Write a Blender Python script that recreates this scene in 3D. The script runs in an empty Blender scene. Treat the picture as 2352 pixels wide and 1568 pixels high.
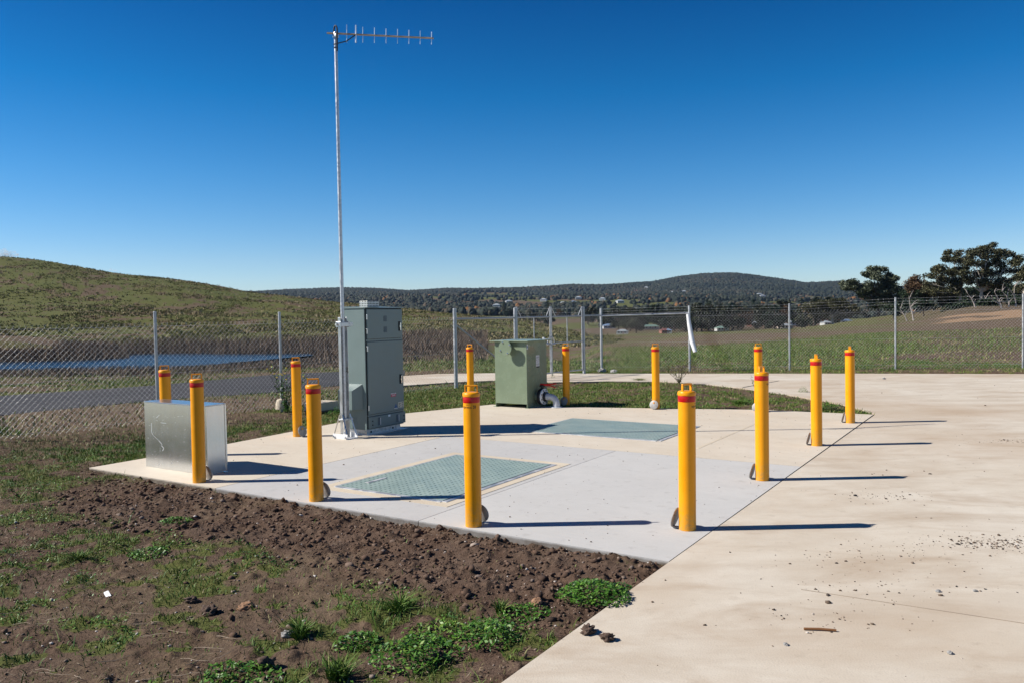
import bpy, bmesh, math, random
import numpy as np
from mathutils import Matrix, Vector

random.seed(7)
rng = np.random.default_rng(11)
S = bpy.context.scene
COL = S.collection

# ---------------------------------------------------------------- camera
CAM_H, F, CX, CY = 1.8, 1829.0, 1176.0, 784.0      # photo measured at 2352 x 1568
cam = bpy.data.objects.new("camera", bpy.data.cameras.new("camera"))
COL.objects.link(cam)
cam.data.sensor_width = 36.0
cam.data.lens = 36.0 * F / 2352.0
cam.data.clip_start = 0.05
cam.data.clip_end = 30000.0
PITCH, ROLL = math.radians(1.93), math.radians(-1.0)
CAM_M = (Matrix.Translation((0, 0, CAM_H)) @ Matrix.Rotation(math.pi / 2 - PITCH, 4, 'X')
         @ Matrix.Rotation(ROLL, 4, 'Z'))
cam.matrix_world = CAM_M
S.camera = cam

# ---------------------------------------------------------------- sky, sun, exposure
SUN_EL = math.radians(38.2)
W = bpy.data.worlds.new("World")
S.world = W
W.use_nodes = True
wn, wl = W.node_tree.nodes, W.node_tree.links
bg = wn["Background"]
sky = wn.new("ShaderNodeTexSky")
sky.sky_type = 'NISHITA'
sky.sun_disc = False
sky.sun_elevation = SUN_EL
sky.sun_rotation = math.radians(-90)
sky.altitude = 900
sky.air_density = 1.0
sky.dust_density = 0.15
sky.ozone_density = 3.0
hs = wn.new("ShaderNodeHueSaturation")
hs.inputs["Saturation"].default_value = 1.25
wl.new(sky.outputs[0], hs.inputs["Color"])
# the deep clear-day blue: the sky's colour by height above the horizon
tc = wn.new("ShaderNodeTexCoord"); sx = wn.new("ShaderNodeSeparateXYZ"); rp_ = wn.new("ShaderNodeValToRGB"); mx = wn.new("ShaderNodeMix")
mx.data_type = 'RGBA'; mx.blend_type = 'MULTIPLY'; mx.inputs[0].default_value = 1.0
SKYC = [(0.0, (.80, .85, 1.0)), (.0705, (.70, .79, .92)), (.169, (.37, .71, .88)), (.262, (.075, .59, .80)), (.366, (.015, .41, .65)), (.55, (.010, .27, .46)), (1.0, (.008, .17, .31))]
while len(rp_.color_ramp.elements) < len(SKYC): rp_.color_ramp.elements.new(.5)
for e_, (p_, c_) in zip(rp_.color_ramp.elements, SKYC): e_.position = p_; e_.color = (*c_, 1)
wl.new(tc.outputs["Generated"], sx.inputs[0]); wl.new(sx.outputs[2], rp_.inputs[0])
wl.new(hs.outputs[0], mx.inputs[6]); wl.new(rp_.outputs[0], mx.inputs[7])
wl.new(mx.outputs[2], bg.inputs["Color"])
bg.inputs["Strength"].default_value = 0.095
sun = bpy.data.objects.new("sun", bpy.data.lights.new("sun", 'SUN'))
COL.objects.link(sun)
sun.data.energy = 5.0
sun.data.angle = math.radians(0.53)
sun.data.color = (1.0, 0.95, 0.87)
sd = Vector((1.0, 0.012, -math.tan(SUN_EL)))
sun.rotation_euler = sd.to_track_quat('-Z', 'Y').to_euler()
sun.location = (-40, 0, 40)
S.view_settings.view_transform = 'Standard'
S.view_settings.look = 'None'
S.view_settings.exposure = 0.5
S.view_settings.gamma = 1.0

# ---------------------------------------------------------------- helpers
R3 = CAM_M.to_3x3()
def ray(u, v):
    return R3 @ Vector(((u - CX) / F, -(v - CY) / F, -1.0))
def px(u, v, z=0.0):                       # photo point -> point on the level z
    d = ray(u, v); t = (z - CAM_H) / d.z
    return Vector((d.x * t, d.y * t, z))
def pxy(u, v, Y):                          # photo point -> point at the depth Y
    d = ray(u, v); t = Y / d.y
    return Vector((d.x * t, Y, CAM_H + d.z * t))
UA = math.radians(-32.8)                   # the pad's axes: local x = right and near, local y = away
VX = Vector((math.cos(UA), math.sin(UA), 0)); UY = Vector((-math.sin(UA), math.cos(UA), 0))

def tag(o, label, cat, group=None):
    o["label"] = label; o["category"] = cat
    if group: o["group"] = group
    return o
def empty(name, loc, rz=0.0):
    o = bpy.data.objects.new(name, None); COL.objects.link(o)
    o.empty_display_size = 0.2
    o.location = loc; o.rotation_euler = (0, 0, rz)
    return o
def copy_tree(o, parent=None):
    c = o.copy(); COL.objects.link(c)
    if parent: c.parent = parent
    for ch in list(o.children): copy_tree(ch, c)
    return c
def kind(o, k):
    o["kind"] = k; return o

class MB:
    """collects simple shapes and links them as ONE mesh object"""
    def __init__(s): s.v = []; s.f = []; s.m = []; s.cm = 0
    def add(s, vs, fs):
        o = len(s.v); s.v += [tuple(p) for p in vs]
        s.f += [tuple(i + o for i in f) for f in fs]; s.m += [s.cm] * len(fs); return s
    def box(s, x0, x1, y0, y1, z0, z1, bevel=0.0, M=None):
        bm = bmesh.new(); bmesh.ops.create_cube(bm, size=1.0)
        for v in bm.verts:
            v.co = Vector((x0 + (v.co.x + .5) * (x1 - x0), y0 + (v.co.y + .5) * (y1 - y0), z0 + (v.co.z + .5) * (z1 - z0)))
        if bevel: bmesh.ops.bevel(bm, geom=bm.edges[:], offset=bevel, segments=2, affect='EDGES', profile=.5)
        if M: bm.transform(M)
        bm.verts.index_update()
        s.add([v.co.copy() for v in bm.verts], [[v.index for v in f.verts] for f in bm.faces]); bm.free(); return s
    def tube(s, pts, r, n=12, caps=True):
        pts = [Vector(p) for p in pts]
        rs = r if isinstance(r, (list, tuple)) else [r] * len(pts)
        rings = []; prev = None
        for i, p in enumerate(pts):
            t = (pts[min(i + 1, len(pts) - 1)] - pts[max(i - 1, 0)]).normalized()
            if prev is None:
                a = Vector((0, 0, 1)) if abs(t.z) < .9 else Vector((1, 0, 0))
                x = t.cross(a).normalized()
            else:
                x = (prev - t * prev.dot(t)).normalized()
            prev = x; y = t.cross(x)
            rings.append([p + (x * math.cos(2 * math.pi * k / n) + y * math.sin(2 * math.pi * k / n)) * rs[i] for k in range(n)])
        vs = [q for ring in rings for q in ring]; fs = []
        for i in range(len(pts) - 1):
            for k in range(n):
                k2 = (k + 1) % n
                fs.append((i * n + k, i * n + k2, (i + 1) * n + k2, (i + 1) * n + k))
        if caps:
            fs.append(tuple(range(n))[::-1]); fs.append(tuple((len(pts) - 1) * n + k for k in range(n)))
        return s.add(vs, fs)
    def lathe(s, prof, n=32, M=None):
        vs = []; fs = []
        for (r, z) in prof:
            for k in range(n):
                a = 2 * math.pi * k / n; vs.append(Vector((r * math.cos(a), r * math.sin(a), z)))
        for i in range(len(prof) - 1):
            for k in range(n):
                k2 = (k + 1) % n
                fs.append((i * n + k, i * n + k2, (i + 1) * n + k2, (i + 1) * n + k))
        if prof[0][0] > 0: fs.append(tuple(range(n))[::-1])
        if prof[-1][0] > 0: fs.append(tuple((len(prof) - 1) * n + k for k in range(n)))
        if M: vs = [M @ v for v in vs]
        return s.add(vs, fs)
    def prism(s, poly, z0, z1):            # poly of (x, y), counter-clockwise
        n = len(poly)
        vs = [(x, y, z0) for x, y in poly] + [(x, y, z1) for x, y in poly]
        fs = [tuple(range(n))[::-1], tuple(range(n, 2 * n))] + [(k, (k + 1) % n, n + (k + 1) % n, n + k) for k in range(n)]
        return s.add(vs, fs)
    def build(s, name, mat, parent=None, smooth=None):
        me = bpy.data.meshes.new(name); me.from_pydata(s.v, [], s.f); me.update()
        for m_ in (mat if isinstance(mat, (list, tuple)) else [mat]): me.materials.append(m_)
        me.polygons.foreach_set("material_index", s.m)
        if smooth is not None: smooth_by_angle(me, smooth)
        o = bpy.data.objects.new(name, me); COL.objects.link(o)
        if parent: o.parent = parent
        return o
def smooth_by_angle(me, ang):
    bm = bmesh.new(); bm.from_mesh(me)
    for f in bm.faces: f.smooth = True
    for e in bm.edges:
        e.smooth = len(e.link_faces) == 2 and e.calc_face_angle(3.2) < math.radians(ang)
    bm.to_mesh(me); bm.free()

def npmesh(name, V, Fc, mat, attrs=None, smooth=False):
    """V (N,3), Fc (M,k) -> one linked mesh object, attrs = {name: per-vertex floats}"""
    V = np.asarray(V, np.float32); Fc = np.asarray(Fc, np.int32)
    me = bpy.data.meshes.new(name); k = Fc.shape[1]
    me.vertices.add(len(V)); me.vertices.foreach_set("co", V.ravel())
    me.loops.add(Fc.size); me.loops.foreach_set("vertex_index", Fc.ravel())
    me.polygons.add(len(Fc)); me.polygons.foreach_set("loop_start", np.arange(0, Fc.size, k, dtype=np.int32))
    if smooth: me.polygons.foreach_set("use_smooth", np.ones(len(Fc), bool))
    for n_, a in (attrs or {}).items():
        at = me.attributes.new(n_, 'FLOAT', 'POINT'); at.data.foreach_set("value", np.asarray(a, np.float32))
    me.update(calc_edges=True); me.validate()
    me.materials.append(mat)
    o = bpy.data.objects.new(name, me); COL.objects.link(o)
    return o

TAB = rng.random((256, 256)).astype(np.float64)
def vnoise(x, y):
    xi = np.floor(x).astype(int); yi = np.floor(y).astype(int)
    fx = x - xi; fy = y - yi
    fx = fx * fx * (3 - 2 * fx); fy = fy * fy * (3 - 2 * fy)
    g = lambda a, b: TAB[a & 255, b & 255]
    return (g(xi, yi) * (1 - fx) + g(xi + 1, yi) * fx) * (1 - fy) + (g(xi, yi + 1) * (1 - fx) + g(xi + 1, yi + 1) * fx) * fy
def fbm(x, y, sc, oc=4, ox=0.0):
    t = np.zeros_like(x, dtype=float); a = 1.0; s_ = 0.0
    for i in range(oc):
        t += a * vnoise(x / sc * 2 ** i + 17.3 * i + ox, y / sc * 2 ** i + 9.1 * i - ox); s_ += a; a *= .5
    return t / s_
def sstep(a, b, x):
    t = np.clip((x - a) / (b - a), 0, 1); return t * t * (3 - 2 * t)

# ---------------------------------------------------------------- materials
class NT:
    def __init__(s, name):
        s.mat = bpy.data.materials.new(name); s.mat.use_nodes = True
        s.n, s.l = s.mat.node_tree.nodes, s.mat.node_tree.links
        s.b = s.n["Principled BSDF"]; s._co = None
    def node(s, t, **kw):
        nd = s.n.new(t)
        for k, v in kw.items(): setattr(nd, k, v)
        return nd
    def put(s, sock, v):
        if hasattr(v, "links"): s.l.new(v, sock)
        elif v is not None:
            sock.default_value = (*v, 1.0) if isinstance(v, tuple) and len(v) == 3 and sock.type == 'RGBA' else v
    def co(s, which="Object"):
        if s._co is None: s._co = s.node("ShaderNodeTexCoord")
        return s._co.outputs[which]
    def noise(s, scale, det=4, rough=.55, vec=None, dist=0.0):
        nd = s.node("ShaderNodeTexNoise"); s.l.new(vec or s.co(), nd.inputs["Vector"])
        nd.inputs["Scale"].default_value = scale; nd.inputs["Detail"].default_value = det
        nd.inputs["Roughness"].default_value = rough; nd.inputs["Distortion"].default_value = dist
        return nd.outputs["Fac"]
    def scale(s, v3, rot=(0, 0, 0)):
        m = s.node("ShaderNodeMapping"); s.l.new(s.co(), m.inputs["Vector"])
        m.inputs["Scale"].default_value = v3; m.inputs["Rotation"].default_value = rot
        return m.outputs[0]
    def rng(s, f, a, b, c=0.0, d=1.0):
        m = s.node("ShaderNodeMapRange"); s.l.new(f, m.inputs[0])
        for i, v in enumerate((a, b, c, d)): m.inputs[1 + i].default_value = v
        return m.outputs[0]
    def math(s, op, a, b=None):
        m = s.node("ShaderNodeMath", operation=op); s.put(m.inputs[0], a)
        if b is not None: s.put(m.inputs[1], b)
        return m.outputs[0]
    def mix(s, f, a, b, mode='MIX'):
        m = s.node("ShaderNodeMix", data_type='RGBA', blend_type=mode)
        s.put(m.inputs[0], f); s.put(m.inputs[6], a); s.put(m.inputs[7], b)
        return m.outputs[2]
    def attr(s, name):
        return s.node("ShaderNodeAttribute", attribute_name=name).outputs["Fac"]
    def ramp(s, f, stops):
        r = s.node("ShaderNodeValToRGB"); s.l.new(f, r.inputs[0])
        while len(r.color_ramp.elements) < len(stops): r.color_ramp.elements.new(.5)
        for e, (p, c) in zip(r.color_ramp.elements, stops): e.position = p; e.color = (*c, 1)
        return r.outputs[0]
    def bump(s, h, st=.3, d=.01):
        b = s.node("ShaderNodeBump"); b.inputs["Strength"].default_value = st; b.inputs["Distance"].default_value = d
        s.l.new(h, b.inputs["Height"]); s.l.new(b.outputs[0], s.b.inputs["Normal"])
    def done(s, col=None, rough=None, metal=None, spec=None):
        s.put(s.b.inputs["Base Color"], col); s.put(s.b.inputs["Roughness"], rough)
        s.put(s.b.inputs["Metallic"], metal); s.put(s.b.inputs["Specular IOR Level"], spec)
        return s.mat
def paint(name, col, rough=.4, var=.12, metal=0.0, spec=.4, nscale=6.0, bump=0.0):
    t = NT(name); n_ = t.noise(nscale, 5); fine = t.noise(nscale * 14, 3)
    c = t.mix(t.rng(n_, .35, .7), tuple(x * (1 - var) for x in col), tuple(min(1, x * (1 + var)) for x in col))
    c = t.mix(t.rng(fine, .62, .75, 0, .35), c, tuple(x * .75 for x in col))
    if bump: t.bump(fine, bump, .004)
    r = t.rng(n_, .3, .7, rough * .8, min(1, rough * 1.25))
    return t.done(c, r, metal, spec)

def bollard_paint():
    t = NT("yellow_paint"); n_ = t.noise(9, 4); sep = t.node("ShaderNodeSeparateXYZ"); t.l.new(t.co(), sep.inputs[0])
    oi = t.node("ShaderNodeObjectInfo"); mv = t.node("ShaderNodeVectorMath", operation='ADD'); cx = t.node("ShaderNodeCombineXYZ")
    t.l.new(t.math('MULTIPLY', oi.outputs["Random"], 40.0), cx.inputs[0]); t.l.new(t.co(), mv.inputs[0]); t.l.new(cx.outputs[0], mv.inputs[1]); ov = mv.outputs[0]
    low = t.rng(sep.outputs[2], .0, .24, .9, 0)
    d = t.math('MULTIPLY', low, t.rng(t.noise(24, 6, .7, vec=ov), .40, .60))
    d = t.math('MAXIMUM', d, t.rng(t.noise(16, 7, .75, vec=ov), .66, .72, 0, .55))
    c = t.mix(t.rng(n_, .35, .7), (.82, .315, .001), (.86, .345, .002))
    c = t.mix(d, c, (.48, .27, .07))
    c = t.mix(t.rng(t.noise(60, 2), .71, .76, 0, .6), c, (.30, .16, .03))
    return t.done(c, t.rng(n_, .3, .7, .28, .45), 0, .35)
def galv(name, base=.55, rough=.38, sc=30.0, metal=.85):
    t = NT(name); v = t.node("ShaderNodeTexVoronoi"); t.l.new(t.co(), v.inputs["Vector"]); v.inputs["Scale"].default_value = sc
    sepc = t.node("ShaderNodeSeparateColor"); t.l.new(v.outputs["Color"], sepc.inputs[0])
    n_ = t.noise(5, 5)
    f = t.math('ADD', t.math('MULTIPLY', sepc.outputs[0], .5), t.math('MULTIPLY', n_, .5))
    c = t.mix(t.rng(f, .25, .75), (base * .78, base * .80, base * .82), (base * 1.1, base * 1.11, base * 1.12))
    return t.done(c, t.rng(f, .2, .8, rough * .75, rough * 1.3), metal)
def concrete(name, c1, c2, stain, brushed=None, stain_amt=.55, spots=False):
    t = NT(name); n1 = t.noise(.55, 6, .6); n2 = t.noise(7, 5, .6); n3 = t.noise(90, 2)
    c = t.mix(t.rng(n1, .34, .68), c1, c2)
    st = t.math('MULTIPLY', t.rng(t.noise(.8, 7, .65, dist=.6, vec=t.scale((1.0, 2.2, 1), (0, 0, .35))), .5, .78), stain_amt)
    c = t.mix(st, c, stain)
    c = t.mix(t.rng(n2, .35, .75, 0, .3), c, tuple(x * .86 for x in c1))
    c = t.mix(t.rng(n3, .55, .78, 0, .38), c, tuple(x * .55 for x in c1))
    c = t.mix(t.rng(t.noise(34, 4, .7), .66, .74, 0, .45), c, tuple(x * .5 for x in stain))
    sp = t.node("ShaderNodeSeparateXYZ"); t.l.new(t.co(), sp.inputs[0])
    c = t.mix(t.rng(t.math('ADD', sp.outputs[2], t.math('MULTIPLY', n2, .03)), .012, -.006), c, (.10, .078, .06))
    sw = t.noise(1.0, 8, .68, dist=.5, vec=t.scale((.6, 1.7, 1), (0, 0, .12)))
    c = t.mix(t.rng(sw, .46, .74, 0, stain_amt * .5), c, tuple(x * .92 for x in stain))
    c = t.mix(t.rng(t.noise(3.6, 6, .7), .42, .66, 0, .34), c, tuple(x * .88 for x in c2))
    if spots:                               # tan washes, small muddy and rust spots
        c = t.mix(t.rng(t.noise(.22, 5, .6, dist=.4), .47, .66, 0, .6), c, tuple(x * 1.12 for x in stain))
        for sc_, th, cc in ((2.3, .055, (.17, .10, .06)), (5.5, .05, (.12, .09, .07))):
            v = t.node("ShaderNodeTexVoronoi"); t.l.new(t.co(), v.inputs["Vector"]); v.inputs["Scale"].default_value = sc_
            gate = t.rng(t.noise(.9, 3), .52, .60)
            dd = t.math('ADD', v.outputs["Distance"], t.math('MULTIPLY', t.math('SUBTRACT', n2, .5), .16))
            c = t.mix(t.math('MULTIPLY', t.rng(dd, th, th * .4), t.math('MULTIPLY', gate, .75)), c, cc)
    h = n3
    if brushed is not None:
        b = t.noise(1.0, 4, .6, vec=t.scale((120.0, 1.6, 1.0) if brushed == 0 else (1.6, 90.0, 1.0)))
        c = t.mix(t.rng(b, .35, .7, 0, .42), c, tuple(x * .78 for x in c1))
        h = t.math('ADD', n3, b)
    t.bump(h, .25, .006)
    return t.done(c, .85, 0, .25)

M = {}
M['yellow'] = bollard_paint()
M['red'] = paint('red_band', (.50, .006, .008), .3, .1)
M['black'] = paint('black_print', (.012, .012, .012), .5)
M['galv'] = galv('galvanised_steel')
M['post'] = galv('galvanised_post', .48, .5, 24, .7)
M['wire'] = galv('galvanised_wire', .52, .5, 10, .6)
M['disc'] = paint('disc_steel', (.33, .32, .31), .55, .2, .2, nscale=18)
M['greycab'] = paint('grey_green_paint', (.150, .198, .194), .36, .04, nscale=3)
M['green'] = paint('green_paint', (.190, .238, .160), .26, .07, nscale=4)
M['alu'] = galv('aluminium', .60, .33, 8, .9)
M['white'] = paint('white_paint', (.72, .73, .74), .5, .06)
M['dark'] = paint('dark_gap', (.012, .014, .015), .6)
M['rubber'] = paint('black_rubber', (.018, .019, .022), .5)
M['pvc'] = paint('grey_pvc', (.50, .52, .56), .4, .05)
M['lever'] = paint('red_lever', (.52, .012, .012), .35, .1)
M['chrome'] = galv('chrome', .7, .2, 40, 1.0)
M['brass'] = paint('weathered_boom', (.36, .29, .22), .45, .2, .5)
M['label_white'] = paint('label_white', (.74, .74, .73), .5, .04)
M['label_cream'] = paint('label_cream', (.62, .55, .42), .5, .06)
M['label_red'] = paint('label_red', (.45, .02, .05), .5, .08)
M['label_blue'] = paint('label_blue', (.03, .10, .25), .5, .1)
M['label_grey'] = paint('label_grey', (.075, .10, .115), .5, .1)
M['cream'] = concrete('cream_concrete', (.61, .545, .455), (.56, .485, .385), (.44, .345, .25), stain_amt=.45)
M['apron'] = concrete('apron_concrete', (.63, .575, .49), (.53, .455, .36), (.36, .265, .18), stain_amt=.95, spots=True)
M['grey_conc'] = concrete('brushed_concrete', (.52, .508, .492), (.45, .44, .43), (.40, .36, .31), brushed=0.0, stain_amt=.3)
M['grey_conc2'] = concrete('brushed_concrete_bay', (.545, .532, .512), (.49, .48, .465), (.44, .41, .37), brushed=math.pi / 2, stain_amt=.25)
M['saw'] = paint('saw_cut_line', (.30, .24, .18), .9)
M['grout'] = concrete('grout', (.62, .54, .42), (.54, .46, .35), (.36, .30, .24))
M['joint'] = paint('joint_filler', (.05, .045, .04), .9)
def asphalt():
    t = NT('asphalt'); a = t.noise(.35, 5); b = t.noise(60, 3)
    c = t.mix(t.rng(a, .3, .7), (.034, .034, .039), (.054, .052, .056)); c = t.mix(t.rng(b, .4, .7, 0, .6), c, (.05, .05, .05))
    t.bump(b, .4, .01); return t.done(c, .9, 0, .2)
M['asphalt'] = asphalt()
def plate(name, c1, c2, sx, sy, raised, duty=.5):
    t = NT(name); sep = t.node("ShaderNodeSeparateXYZ"); t.l.new(t.co(), sep.inputs[0])
    n_ = t.noise(3, 5)
    c = t.mix(t.rng(n_, .35, .7), c1, c2)
    c = t.mix(t.rng(t.noise(40, 3), .6, .8, 0, .4), c, tuple(x * .6 for x in c1))
    return t.done(c, t.rng(n_, .3, .7, .42, .6), 0, .5)
M['cover'] = plate('teal_cover', (.235, .31, .285), (.29, .37, .34), 0, 0, 0)
M['grate'] = plate('teal_grate', (.29, .385, .365), (.36, .44, .41), 0, 0, 0)
def tinted(name, stops, rough=.6, trans=.0):
    t = NT(name); c = t.ramp(t.attr("tint"), stops)
    return t.done(c, rough, 0, .25)
M['grass'] = tinted('grass_blade', [(0, (.035, .10, .012)), (.4, (.080, .155, .020)), (.7, (.155, .185, .040)), (1, (.32, .26, .14))])
M['weed'] = tinted('weed_leaf', [(0, (.022, .080, .012)), (.55, (.070, .175, .018)), (1, (.16, .25, .04))], .45)
M['tussock'] = tinted('tussock_blade', [(0, (.060, .070, .018)), (.35, (.125, .125, .036)), (.7, (.21, .17, .078)), (1, (.32, .26, .16))], .8)
M['reed'] = tinted('reed_blade', [(0, (.060, .042, .032)), (.5, (.15, .105, .075)), (1, (.30, .23, .17))], .8)
M['clod'] = tinted('clod_soil', [(0, (.055, .034, .024)), (.6, (.115, .070, .048)), (.9, (.15, .105, .08)), (1, (.30, .27, .25))], .95)
M['pebble'] = tinted('pebble_stone', [(0, (.03, .028, .03)), (.5, (.12, .085, .06)), (.85, (.28, .22, .18)), (1, (.5, .46, .42))], .85)
def sheet_metal():
    t = NT('galvanised_sheet'); n_ = t.noise(6, 6, .6); v = t.noise(1.0, 5, .6, vec=t.scale((40, 40, 2.5)))
    c = t.mix(t.rng(v, .2, .8), (.60, .62, .63), (.70, .72, .73))
    c = t.mix(t.rng(t.noise(46, 4), .62, .72, 0, .35), c, (.78, .79, .78))
    t.bump(n_, .05, .01)
    return t.done(c, t.rng(n_, .3, .7, .2, .28), .95)
M['sheet'] = sheet_metal()
M['pole'] = galv('galvanised_pole', .58, .42, 30, .75)
M['rod'] = galv('aluminium_rod', .8, .35, 10, .7)
M['alu_dull'] = galv('dull_aluminium', .55, .5, 12, .6)
M['stud'] = paint('tread_stud', (.075, .12, .112), .5, .1)  # shading of the tread studs painted in as a darker teal
def perforated():
    t = NT('perforated_steel'); v = t.node("ShaderNodeTexVoronoi"); t.l.new(t.co(), v.inputs["Vector"]); v.inputs["Scale"].default_value = 30; v.inputs["Randomness"].default_value = 0.15
    h = t.rng(v.outputs["Distance"], .30, .36)
    return t.done(t.mix(h, (.02, .022, .02), (.5, .52, .5)), .5, t.math('MULTIPLY', h, .6))
M['perf'] = perforated()

M['scratch'] = paint('bare_scratch', (.72, .74, .74), .5, .05, .3)
M['straw'] = tinted('straw_litter', [(0, (.06, .045, .032)), (.5, (.17, .13, .085)), (1, (.34, .28, .20))], .85)
# ---------------------------------------------------------------- terrain heights
def hor(u): return 722.5 - .0174 * (u - 1176)
def zy(u, y, Y): return CAM_H + (hor(u) - y) * Y / F
SKY = [(-900, 700), (590, 676), (640, 672), (700, 669), (790, 666), (870, 668), (940, 673), (1030, 668), (1100, 669), (1180, 667), (1250, 664),
       (1310, 659), (1400, 660), (1450, 656), (1500, 653), (1560, 641), (1620, 634), (1660, 632), (1700, 633), (1760, 641), (1830, 652),
       (1850, 656), (1930, 651), (1980, 657), (2050, 664), (2110, 664), (2200, 668), (2352, 672), (3100, 690)]
def skyl(u): return np.interp(u, [a for a, b in SKY], [b for a, b in SKY])
P_ = lambda u, seq: (u, [(Y, (v[0] if isinstance(v, tuple) else zy(u, v, Y))) for Y, v in seq])   # (z,) = height, number = photo row
COLS = [
 P_(-900, [(12, (-.03,)), (14, (-.1,)), (16, (-.2,)), (21, (-.2,)), (24, (-.2,)), (40, (-.5,)), (48, (-1.,)), (50, (-1.5,)), (60, (-1.5,)), (62, (-1.,)), (65, (.6,)), (80, (1.,)), (100, (3,)), (130, (9,)), (160, (17,)), (185, (24,)), (205, (28,)), (240, (29,)), (300, (24,)), (500, (5,))]),
 P_(0,    [(12, (-.0,)), (14, (-.08,)), (17, (-.2,)), (22.5, (-.2,)), (24, (-.2,)), (40, (-.85,)), (49, (-1.12,)), (52.5, (-1.5,)), (62, (-1.5,)), (63.5, (-1.,)), (66, 783), (72, 775), (80, 768), (90, 755), (100, 742), (130, 690), (160, 635), (185, 597), (200, 588), (230, (19,)), (300, (15,)), (500, (0,))]),
 P_(352,  [(12, (-.03,)), (16, (-.1,)), (19.5, (-.2,)), (25.5, (-.2,)), (40, (-.95,)), (50, (-1.14,)), (53.5, (-1.5,)), (73, (-1.5,)), (74.5, (-1.,)), (78, 786), (84, 772), (100, 748), (130, 706), (165, 655), (190, 638), (200, 635), (230, (12.3,)), (300, (9,)), (500, (-5,))]),
 P_(642,  [(12, (-.03,)), (18, (-.1,)), (21.5, (-.2,)), (29.5, (-.2,)), (44, (-.98,)), (55, (-1.14,)), (58, (-1.5,)), (68, (-1.5,)), (70, (-1.05,)), (75, 790), (82, 772), (100, 750), (130, 722), (165, 690), (188, 679), (200, 678), (230, (7.3,)), (300, (4,)), (500, (-12,))]),
 P_(790,  [(12, (-.03,)), (19, (-.08,)), (23.5, (-.2,)), (30, (-.2,)), (44, (-.85,)), (58, (-1.05,)), (66, (-1.12,)), (73, (-.6,)), (82, 772), (100, 755), (130, 730), (160, 707), (182, 698), (195, 697), (230, (5,)), (300, (1,)), (500, (-15,))]),
 P_(920,  [(12, (-.03,)), (20, (-.05,)), (26, (-.1,)), (30, (-.2,)), (45, (-.5,)), (60, (-.9,)), (75, (-.9,)), (90, (-.3,)), (110, 750), (130, 730), (155, 715), (167, 712), (200, (3.,)), (260, (0,)), (500, (-17,))]),
 P_(1045, [(12, (-.03,)), (20, (-.03,)), (25.5, (-.05,)), (31, (-.2,)), (45, (-.5,)), (60, (-.9,)), (80, (-.6,)), (100, 758), (120, 740), (140, 727), (152, 723), (180, (1.8,)), (250, (-2,)), (500, (-18,))]),
 P_(1200, [(12, (-.03,)), (24, (-.04,)), (30, (-.1,)), (45, (-.6,)), (60, (-1.1,)), (80, (-.9,)), (100, 765), (120, 748), (134, 741), (160, (.3,)), (230, (-4,)), (500, (-19,))]),
 P_(1300, [(12, (-.03,)), (25, (-.04,)), (32, (-.2,)), (45, (-1.,)), (60, (-1.5,)), (80, (-1.5,)), (100, 775), (115, 761), (124, 757), (150, (-1,)), (230, 775), (350, 766), (500, 752)]),
 P_(1400, [(12, (-.03,)), (26, (-.04,)), (36, (-.35,)), (46, (-.55,)), (56, 791), (66, (-1.2,)), (85, 783), (105, 774), (125, (-2.6,)), (150, 786), (230, 776), (350, 765), (500, 751)]),
 P_(1500, [(12, (-.03,)), (26, (-.03,)), (36, (-.25,)), (46, (-.5,)), (58, 786), (66, (-.9,)), (100, 772), (125, (-2.2,)), (160, 779), (300, 766), (500, 750)]),
 P_(1600, [(12, (-.03,)), (25, (-.02,)), (32, (-.15,)), (46, (-.5,)), (70, 774), (85, 766), (100, (-1.3,)), (150, (-3.6,)), (300, 763), (500, 748)]),
 P_(1814, [(12, (-.03,)), (24, (-.01,)), (40, (-.3,)), (60, 775), (80, 763), (98, 758), (120, (-1.5,)), (200, (-4.,)), (350, 753), (500, 744)]),
 P_(2058, [(12, (-.02,)), (24, (.02,)), (40, (0.,)), (60, 762), (90, 750), (112, 744), (140, (-1.,)), (200, (-1.,)), (240, (0,)), (300, (-2,)), (500, (-8,))]),
 P_(2250, [(12, (-.02,)), (23, (.04,)), (40, (.1,)), (60, 755), (80, 742), (95, 734), (105, 725), (120, 718), (160, (1.5,)), (200, (2.,)), (260, (3,)), (350, (0,)), (500, (-6,))]),
 P_(2352, [(12, (-.02,)), (23, (.05,)), (40, (.15,)), (60, 750), (85, 732), (100, 720), (115, 713), (140, (1.35,)), (200, (2.2,)), (260, (3,)), (350, (1,)), (500, (-5,))]),
 P_(3100, [(12, (-.02,)), (23, (.1,)), (60, (.6,)), (100, (1.8,)), (200, (4,)), (300, (5,)), (500, (0,))]),
]
LY = np.concatenate([np.log(np.linspace(8, 130, 700)), np.linspace(math.log(130), math.log(9500), 400)[1:]])
CU = np.array([c[0] for c in COLS], float)
TZ = []
for u, seq in COLS:
    s_ = skyl(u)
    far = [(750, zy(u, 734, 750)), (1000, zy(u, 727, 1000)), (1500, zy(u, 706, 1500)), (2200, zy(u, max(s_ + 6, 690), 2200)), (3000, zy(u, .55 * s_ + .45 * 690, 3000)),
           (3900, zy(u, s_, 3900)), (4700, zy(u, s_, 3900) - 60), (9500, -120.)]
    pts = [(2, seq[0][1])] + seq + far
    TZ.append(np.interp(np.exp(LY), [p[0] for p in pts], [p[1] for p in pts]))
TZ = np.array(TZ)
UU = np.linspace(-900, 3100, 401)                       # finer columns, eased between the profiles
TF = np.empty((401, len(LY)))
for i, u in enumerate(UU):
    k = min(max(np.searchsorted(CU, u) - 1, 0), len(CU) - 2)
    t = (u - CU[k]) / (CU[k + 1] - CU[k]); t = t * t * (3 - 2 * t) * .5 + t * .5
    TF[i] = TZ[k] * (1 - t) + TZ[k + 1] * t
SF = skyl(UU)                                           # the far ridge follows its own finer line
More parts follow.
